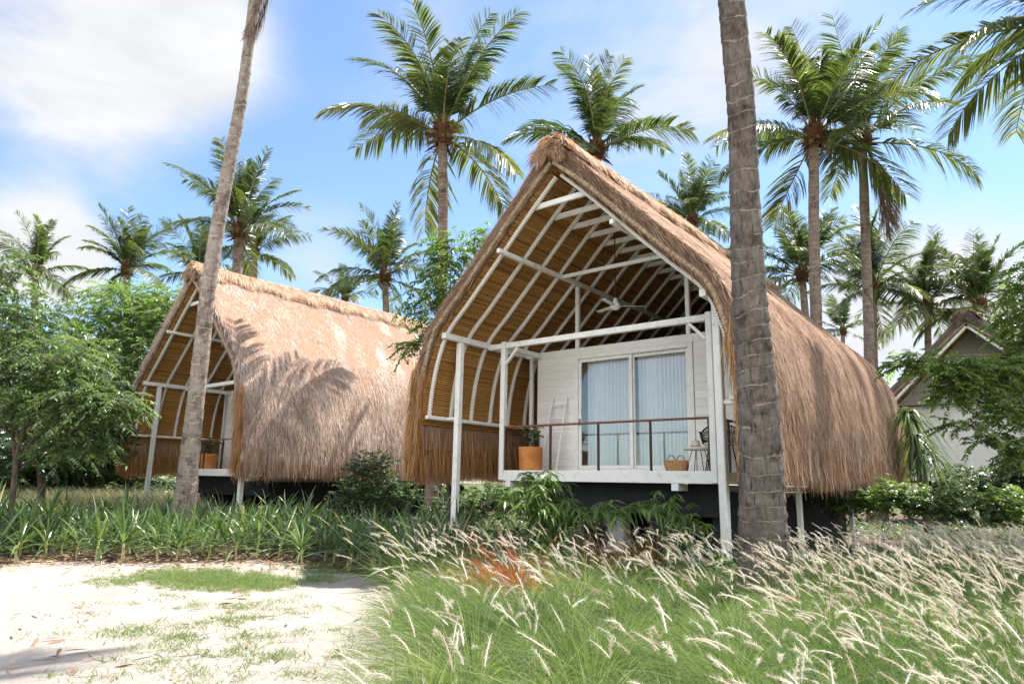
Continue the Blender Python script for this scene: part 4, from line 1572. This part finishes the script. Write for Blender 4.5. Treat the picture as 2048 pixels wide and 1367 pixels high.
# ------------------------------------------------------------------ broadleaf trees and shrubs
def twig_cloud(b, C, radii, n, r, leaf=(.09, .04), per=11, tl=.42, hang=.35, shape=(.3, 1, .9, .1), up=.0):
    """n twigs spread through an ellipsoid, each carrying pairs of leaves"""
    C, radii = np.asarray(C, float), np.asarray(radii, float)
    d = nrm(r.normal(size=(n, 3)))
    q = r.random(n) ** .45
    P = C + d * radii * q[:, None]
    az = np.arctan2(d[:, 1], d[:, 0]) + r.normal(0, .7, n)
    el = r.normal(.05 + up, .45, n)
    D = nrm(np.stack([np.cos(az) * np.cos(el), np.sin(az) * np.cos(el), np.sin(el)], -1))
    ln = tl * r.uniform(.6, 1.25, n)
    s = np.linspace(.1, 1, per)
    Q = P[:, None] + D[:, None] * (ln[:, None] * s)[..., None]
    Q[..., 2] -= (ln[:, None] * hang) * s ** 2
    T = nrm(np.gradient(Q, axis=1))
    S0 = nrm(np.cross(T, (0, 0, 1.0)))
    br = r.normal(.5, .16, n)
    for sg in (-1, 1):
        LD = nrm(sg * S0 * .9 + T * .55 + r.normal(0, .25, T.shape) + np.array([0, 0, -.18]))
        k = n * per
        LDf = LD.reshape(-1, 3)
        side = nrm(np.cross(LDf, np.array([0, 0, 1.0]) + r.normal(0, .35, (k, 3))))
        l_ = leaf[0] * r.uniform(.7, 1.2, k)
        b.blades(Q.reshape(-1, 3), LDf, l_, leaf[1], side, np.stack([0 * l_, 0 * l_, -(.22 if leaf[0] < .13 or shape[0] == .3 else .55) * l_], -1), 2 if leaf[0] < .12 else 5, shape, np.clip(np.repeat(br, per) + r.normal(0, .13, k), 0, 1))
    return P, D


def tree(name, label, base, blobs, mat, leaf=(.09, .04), per=11, tl=.42, hang=.35, seed=0, r0=.09, cat='tree', grp=None, trunk_top=None, shape=(.3, 1, .9, .1), up=0.):
    r = np.random.default_rng(seed)
    base = np.asarray(base, float)
    t = thing(name, label, cat, base, 0, grp)
    wood, fol = MB(), MB()
    cs = np.array([c for c, _, _ in blobs]) - base
    hi = cs[:, 2].max()
    top = cs.mean(0) * np.array([.5, .5, .75]) if trunk_top is None else np.asarray(trunk_top) - base
    P = np.stack([np.array([0, 0, -.05]), top * .33 + r.normal(0, .05, 3), top * .7 + r.normal(0, .06, 3), top])
    wood.tube(spline(P, 12), np.linspace(r0, r0 * .5, 12), 9)
    for (c, rad, n) in blobs:
        c = np.asarray(c, float) - base
        st = P[1] + (P[3] - P[1]) * r.uniform(.2, .95)
        mid = (st + c) / 2 + r.normal(0, .1, 3) * np.linalg.norm(c - st) * .3
        wood.tube(spline(np.stack([st, mid, c]), 9), np.linspace(r0 * .45, r0 * .10, 9), 6)
        Pt, Dt = twig_cloud(fol, c, rad, n, r, leaf, per, tl, hang, shape, up)
        sel = r.choice(len(Pt), min(len(Pt), 40), replace=False)
        for i in sel:
            m = (c + Pt[i]) / 2 + r.normal(0, .05, 3)
            wood.tube(np.stack([c + (Pt[i] - c) * .05, m, Pt[i]]), [r0 * .09, r0 * .07, .004], 4, cap=False)
    wood.obj('trunk', M_bark, t, True)
    fol.obj('crown', mat, t)
    return t


G_TREE = 'broadleaf trees round the cottages'
tree('broadleaf_tree', 'bushy green tree at the left edge with thin brown trunk', foot(28, 14.0),
     [(at(20, 640, 14.5), (1.2, 1.2, .8), 210), (at(90, 720, 14), (1.1, 1.1, .6), 190), (at(10, 800, 14), (1.1, 1.1, .7), 190), (at(130, 800, 13.5), (.8, .8, .45), 130),
      (at(-60, 700, 14), (1.5, 1.5, 1.2), 160), (at(190, 800, 13.6), (.75, .75, .35), 110), (at(235, 800, 13.4), (.45, .45, .22), 44), (at(160, 885, 13.6), (.6, .6, .2), 70), (at(-20, 540, 14.6), (.9, .9, .6), 110)],
     M_leafA, (.105, .042), 12, .5, .4, 41, .07, grp=G_TREE)
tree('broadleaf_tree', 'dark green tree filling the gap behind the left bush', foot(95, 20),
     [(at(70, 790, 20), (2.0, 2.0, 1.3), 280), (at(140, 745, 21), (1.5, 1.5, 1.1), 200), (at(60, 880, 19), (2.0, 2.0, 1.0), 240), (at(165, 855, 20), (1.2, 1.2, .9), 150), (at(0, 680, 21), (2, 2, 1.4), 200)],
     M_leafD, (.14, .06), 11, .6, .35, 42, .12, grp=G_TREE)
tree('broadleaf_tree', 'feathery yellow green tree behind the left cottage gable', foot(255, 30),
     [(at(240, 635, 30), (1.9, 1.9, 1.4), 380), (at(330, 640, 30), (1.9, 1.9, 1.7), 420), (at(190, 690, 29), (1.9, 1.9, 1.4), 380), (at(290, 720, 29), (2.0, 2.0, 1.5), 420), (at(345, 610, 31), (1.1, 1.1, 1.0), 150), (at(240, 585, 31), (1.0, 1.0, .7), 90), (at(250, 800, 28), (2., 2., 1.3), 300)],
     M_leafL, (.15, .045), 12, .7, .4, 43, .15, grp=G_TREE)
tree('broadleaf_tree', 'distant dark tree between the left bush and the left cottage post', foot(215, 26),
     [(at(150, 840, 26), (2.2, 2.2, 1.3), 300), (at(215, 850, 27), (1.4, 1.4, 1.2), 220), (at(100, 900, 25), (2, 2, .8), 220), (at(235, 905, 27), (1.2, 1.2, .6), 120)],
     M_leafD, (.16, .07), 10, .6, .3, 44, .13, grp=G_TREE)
tree('broadleaf_tree', 'slender tree with airy sprays round the palm trunk between the near cottages', foot(905, 15.5),
     [(at(905, 500, 16.5), (.55, .55, .5), 70), (at(985, 470, 16.5), (.45, .4, .25), 34), (at(860, 610, 16.2), (.55, .55, .55), 80), (at(905, 585, 16.2), (.5, .5, .5), 70), (at(835, 690, 15.8), (.4, .4, .18), 34),
      (at(880, 660, 15.8), (.45, .45, .3), 50), (at(880, 540, 16.4), (.4, .4, .4), 46)],
     M_leafB, (.11, .045), 9, .42, .45, 45, .045, grp=G_TREE, trunk_top=at(895, 600, 16.2))
tree('broadleaf_tree', 'leafy tree at the right edge whose branch reaches over the white wall', foot(2085, 12.5),
     [(at(2070, 640, 12), (.5, .5, .75), 170), (at(2080, 760, 12), (.65, .65, .8), 170), (at(1965, 745, 12), (.5, .5, .24), 110), (at(1895, 728, 12), (.42, .42, .2), 80), (at(1840, 722, 12), (.3, .3, .11), 34), (at(1805, 728, 12), (.2, .2, .07), 14),
      (at(1925, 780, 12), (.45, .45, .16), 66), (at(2020, 820, 11.6), (.4, .4, .22), 66), (at(1935, 848, 11.6), (.35, .3, .11), 26), (at(1985, 880, 11.6), (.35, .3, .11), 26), (at(2060, 900, 11.6), (.4, .4, .3), 70), (at(2070, 560, 12), (.45, .45, .4), 80)],
     M_leafL, (.085, .042), 11, .36, .3, 46, .06, grp=G_TREE, trunk_top=at(2075, 700, 12))
tree('broadleaf_tree', 'dark tree at the right edge behind the leafy branch', foot(2110, 19),
     [(at(2120, 800, 19), (1.0, 1.0, 1.4), 200), (at(2110, 680, 19), (.9, .9, 1.1), 180), (at(2130, 560, 19), (1.0, 1.0, 1.2), 160), (at(2110, 920, 18), (1.0, 1.0, .6), 120)],
     M_leafD, (.12, .055), 10, .5, .3, 47, .1, grp=G_TREE)

G_SH = 'shrubs among the planting'
tree('shrub', 'round dark green shrub under the left cottage eave in the bed', foot(745, 15.2),
     [(at(740, 985, 15.2), (.75, .75, .5), 260), (at(745, 940, 15.2), (.5, .5, .4), 140), (at(700, 1010, 15.2), (.5, .5, .35), 110), (at(800, 1000, 15.2), (.5, .5, .4), 110)],
     M_leafD, (.075, .035), 9, .26, .2, 51, .03, 'shrub', G_SH, up=.5)
LS = (.25, .8, 1, .7, .06)
tree('shrub', 'leggy shrub with long curved bright leaves before the near cottage deck', foot(1075, 9.6),
     [(at(1075, 985, 9.6), (.30, .30, .26), 22), (at(1045, 1020, 9.6), (.30, .30, .28), 20), (at(1110, 1030, 9.6), (.34, .34, .28), 22), (at(1180, 1030, 9.7), (.40, .3, .10), 11), (at(1085, 1085, 9.5), (.25, .25, .3), 20),
      (at(1245, 1022, 9.8), (.2, .2, .1), 8), (at(1090, 1140, 9.4), (.22, .22, .26), 22)],
     M_leafB, (.20, .036), 6, .40, .5, 52, .025, 'shrub', G_SH, shape=LS, up=.75)
tree('shrub', 'small shrub of pale glossy leaves before the black base by the right post', foot(1345, 10.2),
     [(at(1345, 1030, 10.2), (.42, .4, .2), 17), (at(1320, 1010, 10.2), (.25, .25, .12), 9), (at(1385, 1060, 10.2), (.34, .4, .2), 13), (at(1350, 1080, 10.1), (.3, .4, .2), 10)],
     M_leafB, (.15, .034), 6, .3, .5, 53, .02, 'shrub', G_SH, shape=LS, up=.7)
tree('shrub', 'low bright weed growing at the foot of the right outer post', foot(1415, 9.0),
     [(at(1420, 1120, 9.0), (.22, .22, .18), 16), (at(1440, 1150, 8.9), (.2, .2, .12), 10)], M_leafB, (.12, .045), 6, .2, .3, 54, .012, 'shrub', G_SH, shape=LS, up=.6)
for k, (px, py, dep, w, h, n, mt, lab) in enumerate([
        (1680, 985, 15.5, .7, .35, 120, M_leafB, 'bright low shrub just right of the near cottage deck post'),
        (1760, 992, 14.5, .8, .32, 130, M_leafB, 'bright low shrub below the hanging straw corner'),
        (1850, 1000, 14.0, .8, .30, 130, M_leafA, 'mid green low shrub in front of the drooping strap plant'),
        (1940, 1010, 13.5, .8, .32, 120, M_leafA, 'green low shrub under the white wall near the right edge'),
        (2040, 1010, 13.0, .8, .34, 120, M_leafB, 'bright low shrub at the far right edge above the pale grass'),
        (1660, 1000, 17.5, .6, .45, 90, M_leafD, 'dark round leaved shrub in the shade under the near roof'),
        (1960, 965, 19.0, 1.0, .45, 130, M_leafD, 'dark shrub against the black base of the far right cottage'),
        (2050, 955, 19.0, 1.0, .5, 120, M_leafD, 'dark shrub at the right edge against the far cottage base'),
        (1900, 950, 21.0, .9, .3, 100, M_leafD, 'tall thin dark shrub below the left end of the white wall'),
        (930, 1010, 17.0, .9, .5, 150, M_leafA, 'bushy shrub seen between the outer and porch posts'),
        (1010, 1000, 18.0, .8, .45, 120, M_leafB, 'sunlit shrub beyond the deck corner of the near cottage'),
        (900, 1075, 12.8, .4, .2, 40, M_leafD, 'dark glossy shrub at the foot of the left outer post')]):
    c = at(px, py, dep)
    tree('shrub', lab, foot(px, dep), [(c, (w, w, h), n), (c + np.array([.3, .2, -.2]), (w * .7, w * .7, h * .7), n // 2)], mt, (.095, .05), 8, .26, .2, 60 + k, .02, 'shrub', G_SH, up=.5)

for k, (px, py, dep, lab) in enumerate([(20, 938, 26, 'dark shrub low at the left edge behind the pale dry grass'), (85, 940, 27, 'dark shrub second from the left edge behind the pale dry grass'), (150, 938, 28, 'dark shrub behind the pale dry grass near the middle of the left trees'),
                                       (215, 940, 27, 'dark shrub beside the left cottage post behind the pale dry grass'), (285, 940, 33, 'dark shrub seen under the left cottage lower plate')]):
    c = at(px, py, dep)
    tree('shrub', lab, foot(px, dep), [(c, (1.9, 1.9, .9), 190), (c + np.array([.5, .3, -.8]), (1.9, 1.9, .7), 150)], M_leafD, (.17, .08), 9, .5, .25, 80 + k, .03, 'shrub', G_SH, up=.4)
r = np.random.default_rng(17)
Q = np.stack([r.uniform(3.9, 14, 2600), r.uniform(-.5, 24, 2600)], -1)
Q = Q[inpoly(Q[:, 0], Q[:, 1], [(4.2, 1.0), (6.5, 5.2), (13, 4), (13.5, 24), (4.0, 20), (3.9, 10.5), (4.1, 9)])]
Q2 = np.stack([r.uniform(-9.6, 4.5, 2600), r.uniform(-2.4, 20, 2600)], -1)
Q2 = Q2[((Q2[:, 0] < -3.9) & (Q2[:, 1] > 2)) | (Q2[:, 1] > 10.2) | ((Q2[:, 0] > -3.9) & (Q2[:, 0] < -2.4) & (Q2[:, 1] > -1.2))]
Q = np.concatenate([Q, Q2])
gc = MB()
n = len(Q) * 16
P0 = np.c_[np.repeat(Q, 16, 0) + r.normal(0, .13, (n, 2)), r.uniform(.04, .34, n)]
a = r.uniform(0, 6.28, n)
el = r.uniform(-.1, .9, n)
D = np.stack([np.cos(a) * np.cos(el), np.sin(a) * np.cos(el), np.sin(el)], -1)
l_ = r.uniform(.08, .17, n)
gc.blades(P0, D, l_, .06, nrm(np.cross(D, np.array([0, 0, 1.0]) + r.normal(0, .3, (n, 3)))), np.c_[0 * l_, 0 * l_, -.25 * l_], 2, (.3, 1, .1), np.clip(r.normal(.45, .2, n), 0, 1))
tag(gc.obj('ground_cover', M_leafA), 'leafy green ground cover beside the near cottage at right', 'ground cover', kind='stuff')

# drooping strap plant (ponytail like) right of the near cottage
def strap_plant(label, base, heads, seed, name='strap_plant', ln=(.7, 1.2), wd=.03, n=60):
    r = np.random.default_rng(seed)
    t = thing(name, label, 'plant', base)
    st, lf = MB(), MB()
    for h in heads:
        h = np.asarray(h, float)
        st.tube(spline(np.stack([np.zeros(3), h * np.array([.3, .3, .5]), h]), 8), np.linspace(.06, .04, 8), 8)
        a = r.uniform(0, 6.28, n)
        el = r.uniform(-.1, 1.3, n)
        D = nrm(np.stack([np.cos(a) * np.cos(el), np.sin(a) * np.cos(el), np.sin(el)], -1))
        l_ = r.uniform(*ln, n)
        lf.blades(np.repeat(h[None], n, 0), D, l_, wd, nrm(np.cross(D, (0, 0, 1.0))), np.stack([0 * l_, 0 * l_, -1.05 * l_ - .1], -1), 7, (.8, 1, .8, .5, .1))
    st.obj('stem', M_bark, t, True)
    lf.obj('foliage', M_strap, t)
    return t


bb = foot(1845, 17)
strap_plant('drooping strap leaved plant beside the hanging straw corner of the near roof', bb,
            [at(1815, 830, 17) - bb, at(1850, 915, 16.8) - bb, at(1830, 880, 17.1) - bb], 71, wd=.045, n=80)

# ------------------------------------------------------------------ strap-leaved bedding plants (individuals)
def maize_mesh(seed, big=1.0):
    r = np.random.default_rng(seed)
    b = MB()
    h = .28 * big
    b.tube([(0, 0, -.03), (.01, 0, h * .5), (0, .01, h)], [.022, .018, .012], 7, rnd=r.random(), mi=1)
    n = 19
    a = np.arange(n) * 2.55 + r.normal(0, .3, n)
    el = np.linspace(.35, 1.35, n) + r.normal(0, .12, n)
    D = nrm(np.stack([np.cos(a) * np.cos(el), np.sin(a) * np.cos(el), np.sin(el)], -1))
    P = np.stack([0 * a, 0 * a, np.linspace(h * .35, h, n)], -1)
    l_ = big * r.uniform(.42, .78, n)
    bend = np.stack([np.cos(a) * l_ * .12, np.sin(a) * l_ * .12, -l_ * np.linspace(.62, .18, n) * r.uniform(.6, 1.3, n)], -1)
    b.blades(P, D, l_, big * r.uniform(.026, .044, n), nrm(np.cross(D, np.array([0, 0, 1.0]) + r.normal(0, .15, (n, 3)))), bend, 6, (.5, 1, .95, .7, .06), np.clip(r.normal(.5, .2, n), 0, 1), fold=.35)
    return b.mesh('bedding_plant', [M_strap, M_straw_stem])


MZ = [maize_mesh(200 + k) for k in range(7)]
r = np.random.default_rng(5)
spots = []
poly = E1 + [(.2, -3.2), (-1.9, -1.7), (-3.6, -.6), (-4.2, 2.5), (-9.3, 2.5), (-9.6, -2.2), (-17, -2.4), (-22, -4), (-22, -13), (-15, -11.3)]
front = np.array(E1)
for x, y in [(a, b) for a in np.arange(-20, 1, .1) for b in np.arange(-13, 3, .1)]:
    spots.append((x, y))
spots = np.array(spots)
r.shuffle(spots)
ok = inpoly(spots[:, 0], spots[:, 1], poly) & (edgedist(spots[:, 0], spots[:, 1], poly) > .10)
chosen = []
for p in spots[ok]:
    u, v, z = project((p[0], p[1], .3))
    if z < 3 or u < -120 or u > 960:
        continue
    if math.hypot(p[0] - tL.location.x, p[1] - tL.location.y) < .55:
        continue
    gap = .345 + .02 * max(0, z - 12)
    if all((p[0] - q[0]) ** 2 + (p[1] - q[1]) ** 2 > gap * gap for q in chosen):
        chosen.append(p)
chosen.sort(key=lambda p: project((p[0], p[1], .3))[2])
chosen = chosen[:298]
src = None
for i, p in enumerate(chosen):
    z0 = float(ground_z(np.array(p[0]), np.array(p[1]))) + .05
    if i < 7:
        o = link('bedding_plant', MZ[i])
        tag(o, 'young green strap leaved plant in the bed left of the near cottage', 'plant', 'strap leaved bedding plants')
        if i == 0:
            src = o
        protos = [ob for ob in S.objects if ob.name.startswith('bedding_plant')]
    else:
        o = protos[i % 7].copy()
        S.collection.objects.link(o)
    s = r.uniform(.85, 1.4)
    o.location = (p[0], p[1], z0)
    o.scale = (s, s, s * r.uniform(.9, 1.15))
    o.rotation_euler = (r.normal(0, .08), r.normal(0, .08), r.uniform(0, 6.28))

# ------------------------------------------------------------------ fountain grass
WIND = np.array([-.80, -.45, 0.0])


def sample_poly(poly, n, r, x0, x1, y0, y1):
    P = np.stack([r.uniform(x0, x1, n), r.uniform(y0, y1, n)], -1)
    return P[inpoly(P[:, 0], P[:, 1], poly)]


def in_view(P, m=160):
    d = np.c_[P, np.full(len(P), .4)] - CAM
    z = d @ _fw
    u = 1024 + F_PX * (d @ _rt) / np.maximum(z, .1)
    v = 683.5 - F_PX * (d @ _up) / np.maximum(z, .1)
    return (z > 2.2) & (u > -m) & (u < 2048 + m + 300) & (v < 1367 + 500)


r = np.random.default_rng(77)
GP = [E1[-2], E1[-1]] + E2 + [(4.3, -10.2), (7.0, -10.0), (13, -7), (13, 3), (6.2, 6.5), (4.9, 4.5), (4.1, -1.4), (2.4, -1.5), (0, -2.6), (-1.0, -3.1)]
def poisson(P, d):
    out, cells = [], {}
    for p in P:
        c = (int(p[0] // d), int(p[1] // d))
        if any((p[0] - q[0]) ** 2 + (p[1] - q[1]) ** 2 < d * d for a in (-1, 0, 1) for b in (-1, 0, 1) for q in cells.get((c[0] + a, c[1] + b), ())):
            continue
        cells.setdefault(c, []).append(p)
        out.append(p)
    return np.array(out)


Q = sample_poly(GP, 14000, r, -2, 13, -10.5, 7)
Q = Q[in_view(Q)]
pu = np.array([project((p[0], p[1], .1)) for p in Q])
Q = Q[(pu[:, 2] > 7.5) | (pu[:, 0] > 835 + 40 * np.sin(pu[:, 1] * .02))]
Q = poisson(Q, .47)
zq = np.linalg.norm(Q - CAM[:2], axis=1)
gb = MB()
k = len(Q)
size = .70 + .20 * vnoise(Q[:, 0], Q[:, 1], 1.5, 9) + r.normal(0, .10, k)
tone_q = .42 + .20 * vnoise(Q[:, 0], Q[:, 1], 1.9, 14) + r.normal(0, .10, k)
for zlo, zhi, nb, wd in ((0, 6, 760, .0040), (6, 9, 500, .0050), (9, 99, 240, .0072)):
    m = (zq >= zlo) & (zq < zhi)
    kq = m.sum()
    if not kq:
        continue
    a = r.uniform(0, 6.28, (kq, nb))
    el = np.clip(r.normal(.98, .32, (kq, nb)), .12, 1.5)
    D = nrm(np.stack([np.cos(a) * np.cos(el), np.sin(a) * np.cos(el), np.sin(el)], -1) + WIND * .16).reshape(-1, 3)
    ln = (size[m][:, None] * r.uniform(.5, 1.15, (kq, nb))).reshape(-1)
    rb = .13 * np.sqrt(r.random((kq, nb)))
    P0 = np.stack([Q[m][:, None, 0] + rb * np.cos(a), Q[m][:, None, 1] + rb * np.sin(a), np.full((kq, nb), .06)], -1).reshape(-1, 3)
    n = kq * nb
    bend = np.c_[np.cos(a).reshape(-1) * .28 * ln, np.sin(a).reshape(-1) * .28 * ln, -.50 * ln * r.uniform(.4, 1.5, n)] + WIND * (ln * .16)[:, None]
    side = nrm(np.cross(D, nrm(r.normal(size=(n, 3)))))
    tone = np.clip(np.repeat(tone_q[m], nb) + r.normal(0, .2, n), 0, 1)
    gb.blades(P0, D, ln, wd * r.uniform(.7, 1.3, n), side, bend, 4, (.8, 1, .8, .5, .1), tone)
fg = gb.obj('fountain_grass', M_grass)
tag(fg, kind='stuff')
tag(fg, 'fine green fountain grass filling the foreground at right', 'grass')


def plumes_mb(Qp, r, hmin, hmax, mat_r=None, plen=(.09, .20), lean=.62, br=46):
    b = MB()
    k = len(Qp)
    for q in Qp:
        h = r.uniform(hmin, hmax)
        az = r.normal(0, 1.0)
        w = WIND / np.linalg.norm(WIND)
        w = np.array([w[0] * math.cos(az) - w[1] * math.sin(az), w[0] * math.sin(az) + w[1] * math.cos(az), 0])
        s = np.linspace(0, 1, 7)[:, None]
        L_ = lean * h * r.uniform(.15, 1.45)
        C = np.array([q[0], q[1], .05]) + s * np.array([0, 0, h]) + w * L_ * (.35 * s + .65 * s ** 2) - np.array([0, 0, 1]) * (.10 * h) * s ** 3
        b.tube(C, .0014, 3, rnd=.55, cap=False, mi=1)
        pl = r.uniform(*plen)
        d0 = nrm(C[-1] - C[-2])
        u = np.linspace(0, 1, 8)[:, None]
        dr = r.uniform(.0, .42)
        A = C[-1] + d0 * pl * u - np.array([0, 0, 1]) * (pl * dr) * u ** 2 + w * pl * .12 * u ** 2
        tone = float(np.clip(r.normal(.58, .27), 0, 1))
        b.tube(A, np.interp(u[:, 0], [0, .15, .6, 1], [.0014, .0040, .0035, .0008]), 5, rnd=tone, cap=False)
        m = br
        i = r.uniform(0, 6.99, m)
        i0 = i.astype(int)
        f = (i - i0)[:, None]
        B = A[i0] * (1 - f) + A[i0 + 1] * f
        T = nrm(A[i0 + 1] - A[i0])
        rd = nrm(np.cross(T, r.normal(size=(m, 3))))
        D = nrm(rd * .8 + T * .75)
        b.blades(B, D, r.uniform(.013, .030, m), .0017, nrm(np.cross(D, r.normal(size=(m, 3)))), np.zeros((m, 3)), 1, (1, .3), np.clip(tone + r.normal(0, .12, m), 0, 1))
    return b


uq = np.array([project((p[0], p[1], .7)) for p in Q])
cnt = .88 * np.clip(8 + .040 * (uq[:, 0] - 1400), 7, 30) + np.where((uq[:, 2] > 6.5) & (uq[:, 0] < 1500), 7, 0)
cnt = np.maximum(0, r.normal(cnt, 3)).astype(int)
Qp = np.repeat(Q, cnt, 0)
Qp = Qp + r.normal(0, .07, Qp.shape)
Qp = Qp[:10000]
pl = plumes_mb(Qp, r, .44, .90, br=70).obj('grass_plumes', [M_plume, M_grass])
tag(pl, 'creamy bottlebrush seed plumes nodding over the fountain grass', 'grass plumes', kind='stuff')

# red fountain grass clumps
def red_clump(label, c, n, seed):
    r2 = np.random.default_rng(seed)
    t = thing('red_grass_clump', label, 'grass clump', (c[0], c[1], 0), 0, 'red grass clumps in the fountain grass')
    b = MB()
    a = r2.uniform(0, 6.28, n)
    el = r2.uniform(.6, 1.45, n)
    D = nrm(np.stack([np.cos(a) * np.cos(el), np.sin(a) * np.cos(el), np.sin(el)], -1) + WIND * .1)
    l_ = r2.uniform(.6, 1.1, n)
    P = np.c_[r2.normal(0, .09, (n, 2)), np.full(n, .05)]
    b.blades(P, D, l_, r2.uniform(.008, .014, n), nrm(np.cross(D, r2.normal(size=(n, 3)))), np.c_[np.cos(a) * l_ * .2, np.sin(a) * l_ * .2, -.32 * l_] + WIND * (l_ * .18)[:, None], 5, (.7, 1, .8, .4, .05))
    b.obj('blades', M_redgrass, t)
    plumes_mb(r2.normal(0, .12, (14, 2)), r2, .55, .85, br=50).obj('plumes', [M_redplume, M_redgrass], t)


red_clump('bright red grass clump before the leggy shrub', gnd(1035, 1222), 240, 81)
red_clump('rust red grass clump under the near cottage beside the grey box', gnd(1200, 1172), 220, 82)
red_clump('rust brown grass clump below the deck right of centre', gnd(1290, 1165), 200, 83)

# pale dry grass behind the left bed
r = np.random.default_rng(99)
gb = MB()
Q = np.array([foot(x, d)[:2] for x, d in zip(r.uniform(20, 420, 420), r.uniform(19, 25, 420))])
nb = 40
k = len(Q)
a = r.uniform(0, 6.28, k * nb)
el = r.uniform(.7, 1.5, k * nb)
D = nrm(np.stack([np.cos(a) * np.cos(el), np.sin(a) * np.cos(el), np.sin(el)], -1) + WIND * .1)
ln = r.uniform(.8, 1.6, k * nb)
P0 = np.c_[np.repeat(Q, nb, 0) + r.normal(0, .12, (k * nb, 2)), np.full(k * nb, .03)]
gb.blades(P0, D, ln, .012, nrm(np.cross(D, r.normal(size=(k * nb, 3)))), np.c_[0 * ln, 0 * ln, -.3 * ln] + WIND * (ln * .3)[:, None], 3, (1, .8, .5, .1), r.random(k * nb))
o = gb.obj('dry_grass', mat_blade('dry_grass', [(0, (.30, .28, .13)), (1, (.72, .67, .48))], .7, .2, .35))
tag(o, 'pale dry grass between the bed and the left trees', 'grass', kind='stuff')

# ------------------------------------------------------------------ lawn patches, stray tufts, fallen leaves
def turf(name, Q, r, nb, h, lab, mat=M_lawn, wd=.005):
    b = MB()
    k = len(Q) * nb
    P0 = np.c_[np.repeat(Q, nb, 0) + r.normal(0, .05, (k, 2)), np.zeros(k)]
    P0[:, 2] = ground_z(P0[:, 0], P0[:, 1]) - .005
    a = r.uniform(0, 6.28, k)
    el = r.uniform(.45, 1.4, k)
    D = np.stack([np.cos(a) * np.cos(el), np.sin(a) * np.cos(el), np.sin(el)], -1)
    ln = h * r.uniform(.5, 1.3, k)
    b.blades(P0, D, ln, wd, nrm(np.cross(D, r.normal(size=(k, 3)))), np.c_[np.cos(a) * .2 * ln, np.sin(a) * .2 * ln, -.25 * ln], 2, (1, .8, .1), r.random(k))
    o = b.obj(name, mat)
    tag(o, lab, 'grass', kind='stuff')


Q = []
for cx, cy, sx, sy, n in [(430, 1160, 75, 9, 520), (360, 1150, 50, 7, 160), (520, 1165, 40, 7, 160), (650, 1135, 30, 7, 150), (640, 1155, 20, 4, 30), (250, 1165, 40, 6, 50)]:
    Q += [gnd(x, y)[:2] for x, y in zip(r.normal(cx, sx, n), r.normal(cy, sy, n))]
turf('lawn_grass', np.array(Q), r, 26, .085, 'short bright grass patch along the edge of the planting bed')
Q = []
for k in range(150):
    cx, cy = r.uniform(60, 800), r.uniform(1190, 1365)
    w = math.exp(-((cx - 520) / 230) ** 2 - ((cy - 1265) / 70) ** 2)
    if r.random() > .15 + w:
        continue
    c = gnd(cx, cy)[:2]
    Q += [c + r.normal(0, .12, 2) for _ in range(int(4 + 9 * w))]
turf('sand_tufts', np.array(Q), r, 10, .075, 'sparse thin grass tufts growing through the pale sand', wd=.006)

b = MB()
Q = [gnd(x, y)[:2] for x, y in zip(r.uniform(-50, 700, 1500), r.normal(1120, 12, 1500))]
Q += [gnd(x, y)[:2] for x, y in zip(r.uniform(20, 800, 120), r.uniform(1165, 1366, 120))]
Q += [gnd(x, y)[:2] for x, y in zip(r.normal(600, 60, 260), r.normal(1118, 12, 260))]
Q = np.array(Q)
k = len(Q)
a = r.uniform(0, 6.28, k)
D = nrm(np.stack([np.cos(a), np.sin(a), r.normal(0.05, .15, k)], -1))
b.blades(np.c_[Q, ground_z(Q[:, 0], Q[:, 1]) + r.uniform(.012, .06, k)], D, r.uniform(.05, .22, k), r.uniform(.010, .035, k), nrm(np.cross(D, np.array([0, 0, 1.0]) + r.normal(0, .3, (k, 3)))), np.c_[0 * a, 0 * a, r.normal(0, .01, k)], 3, (.3, 1, .8, .1))
o = b.obj('fallen_leaves', M_litter)
tag(o, 'dry brown fallen leaves scattered along the bed edge', 'leaf litter', kind='stuff')
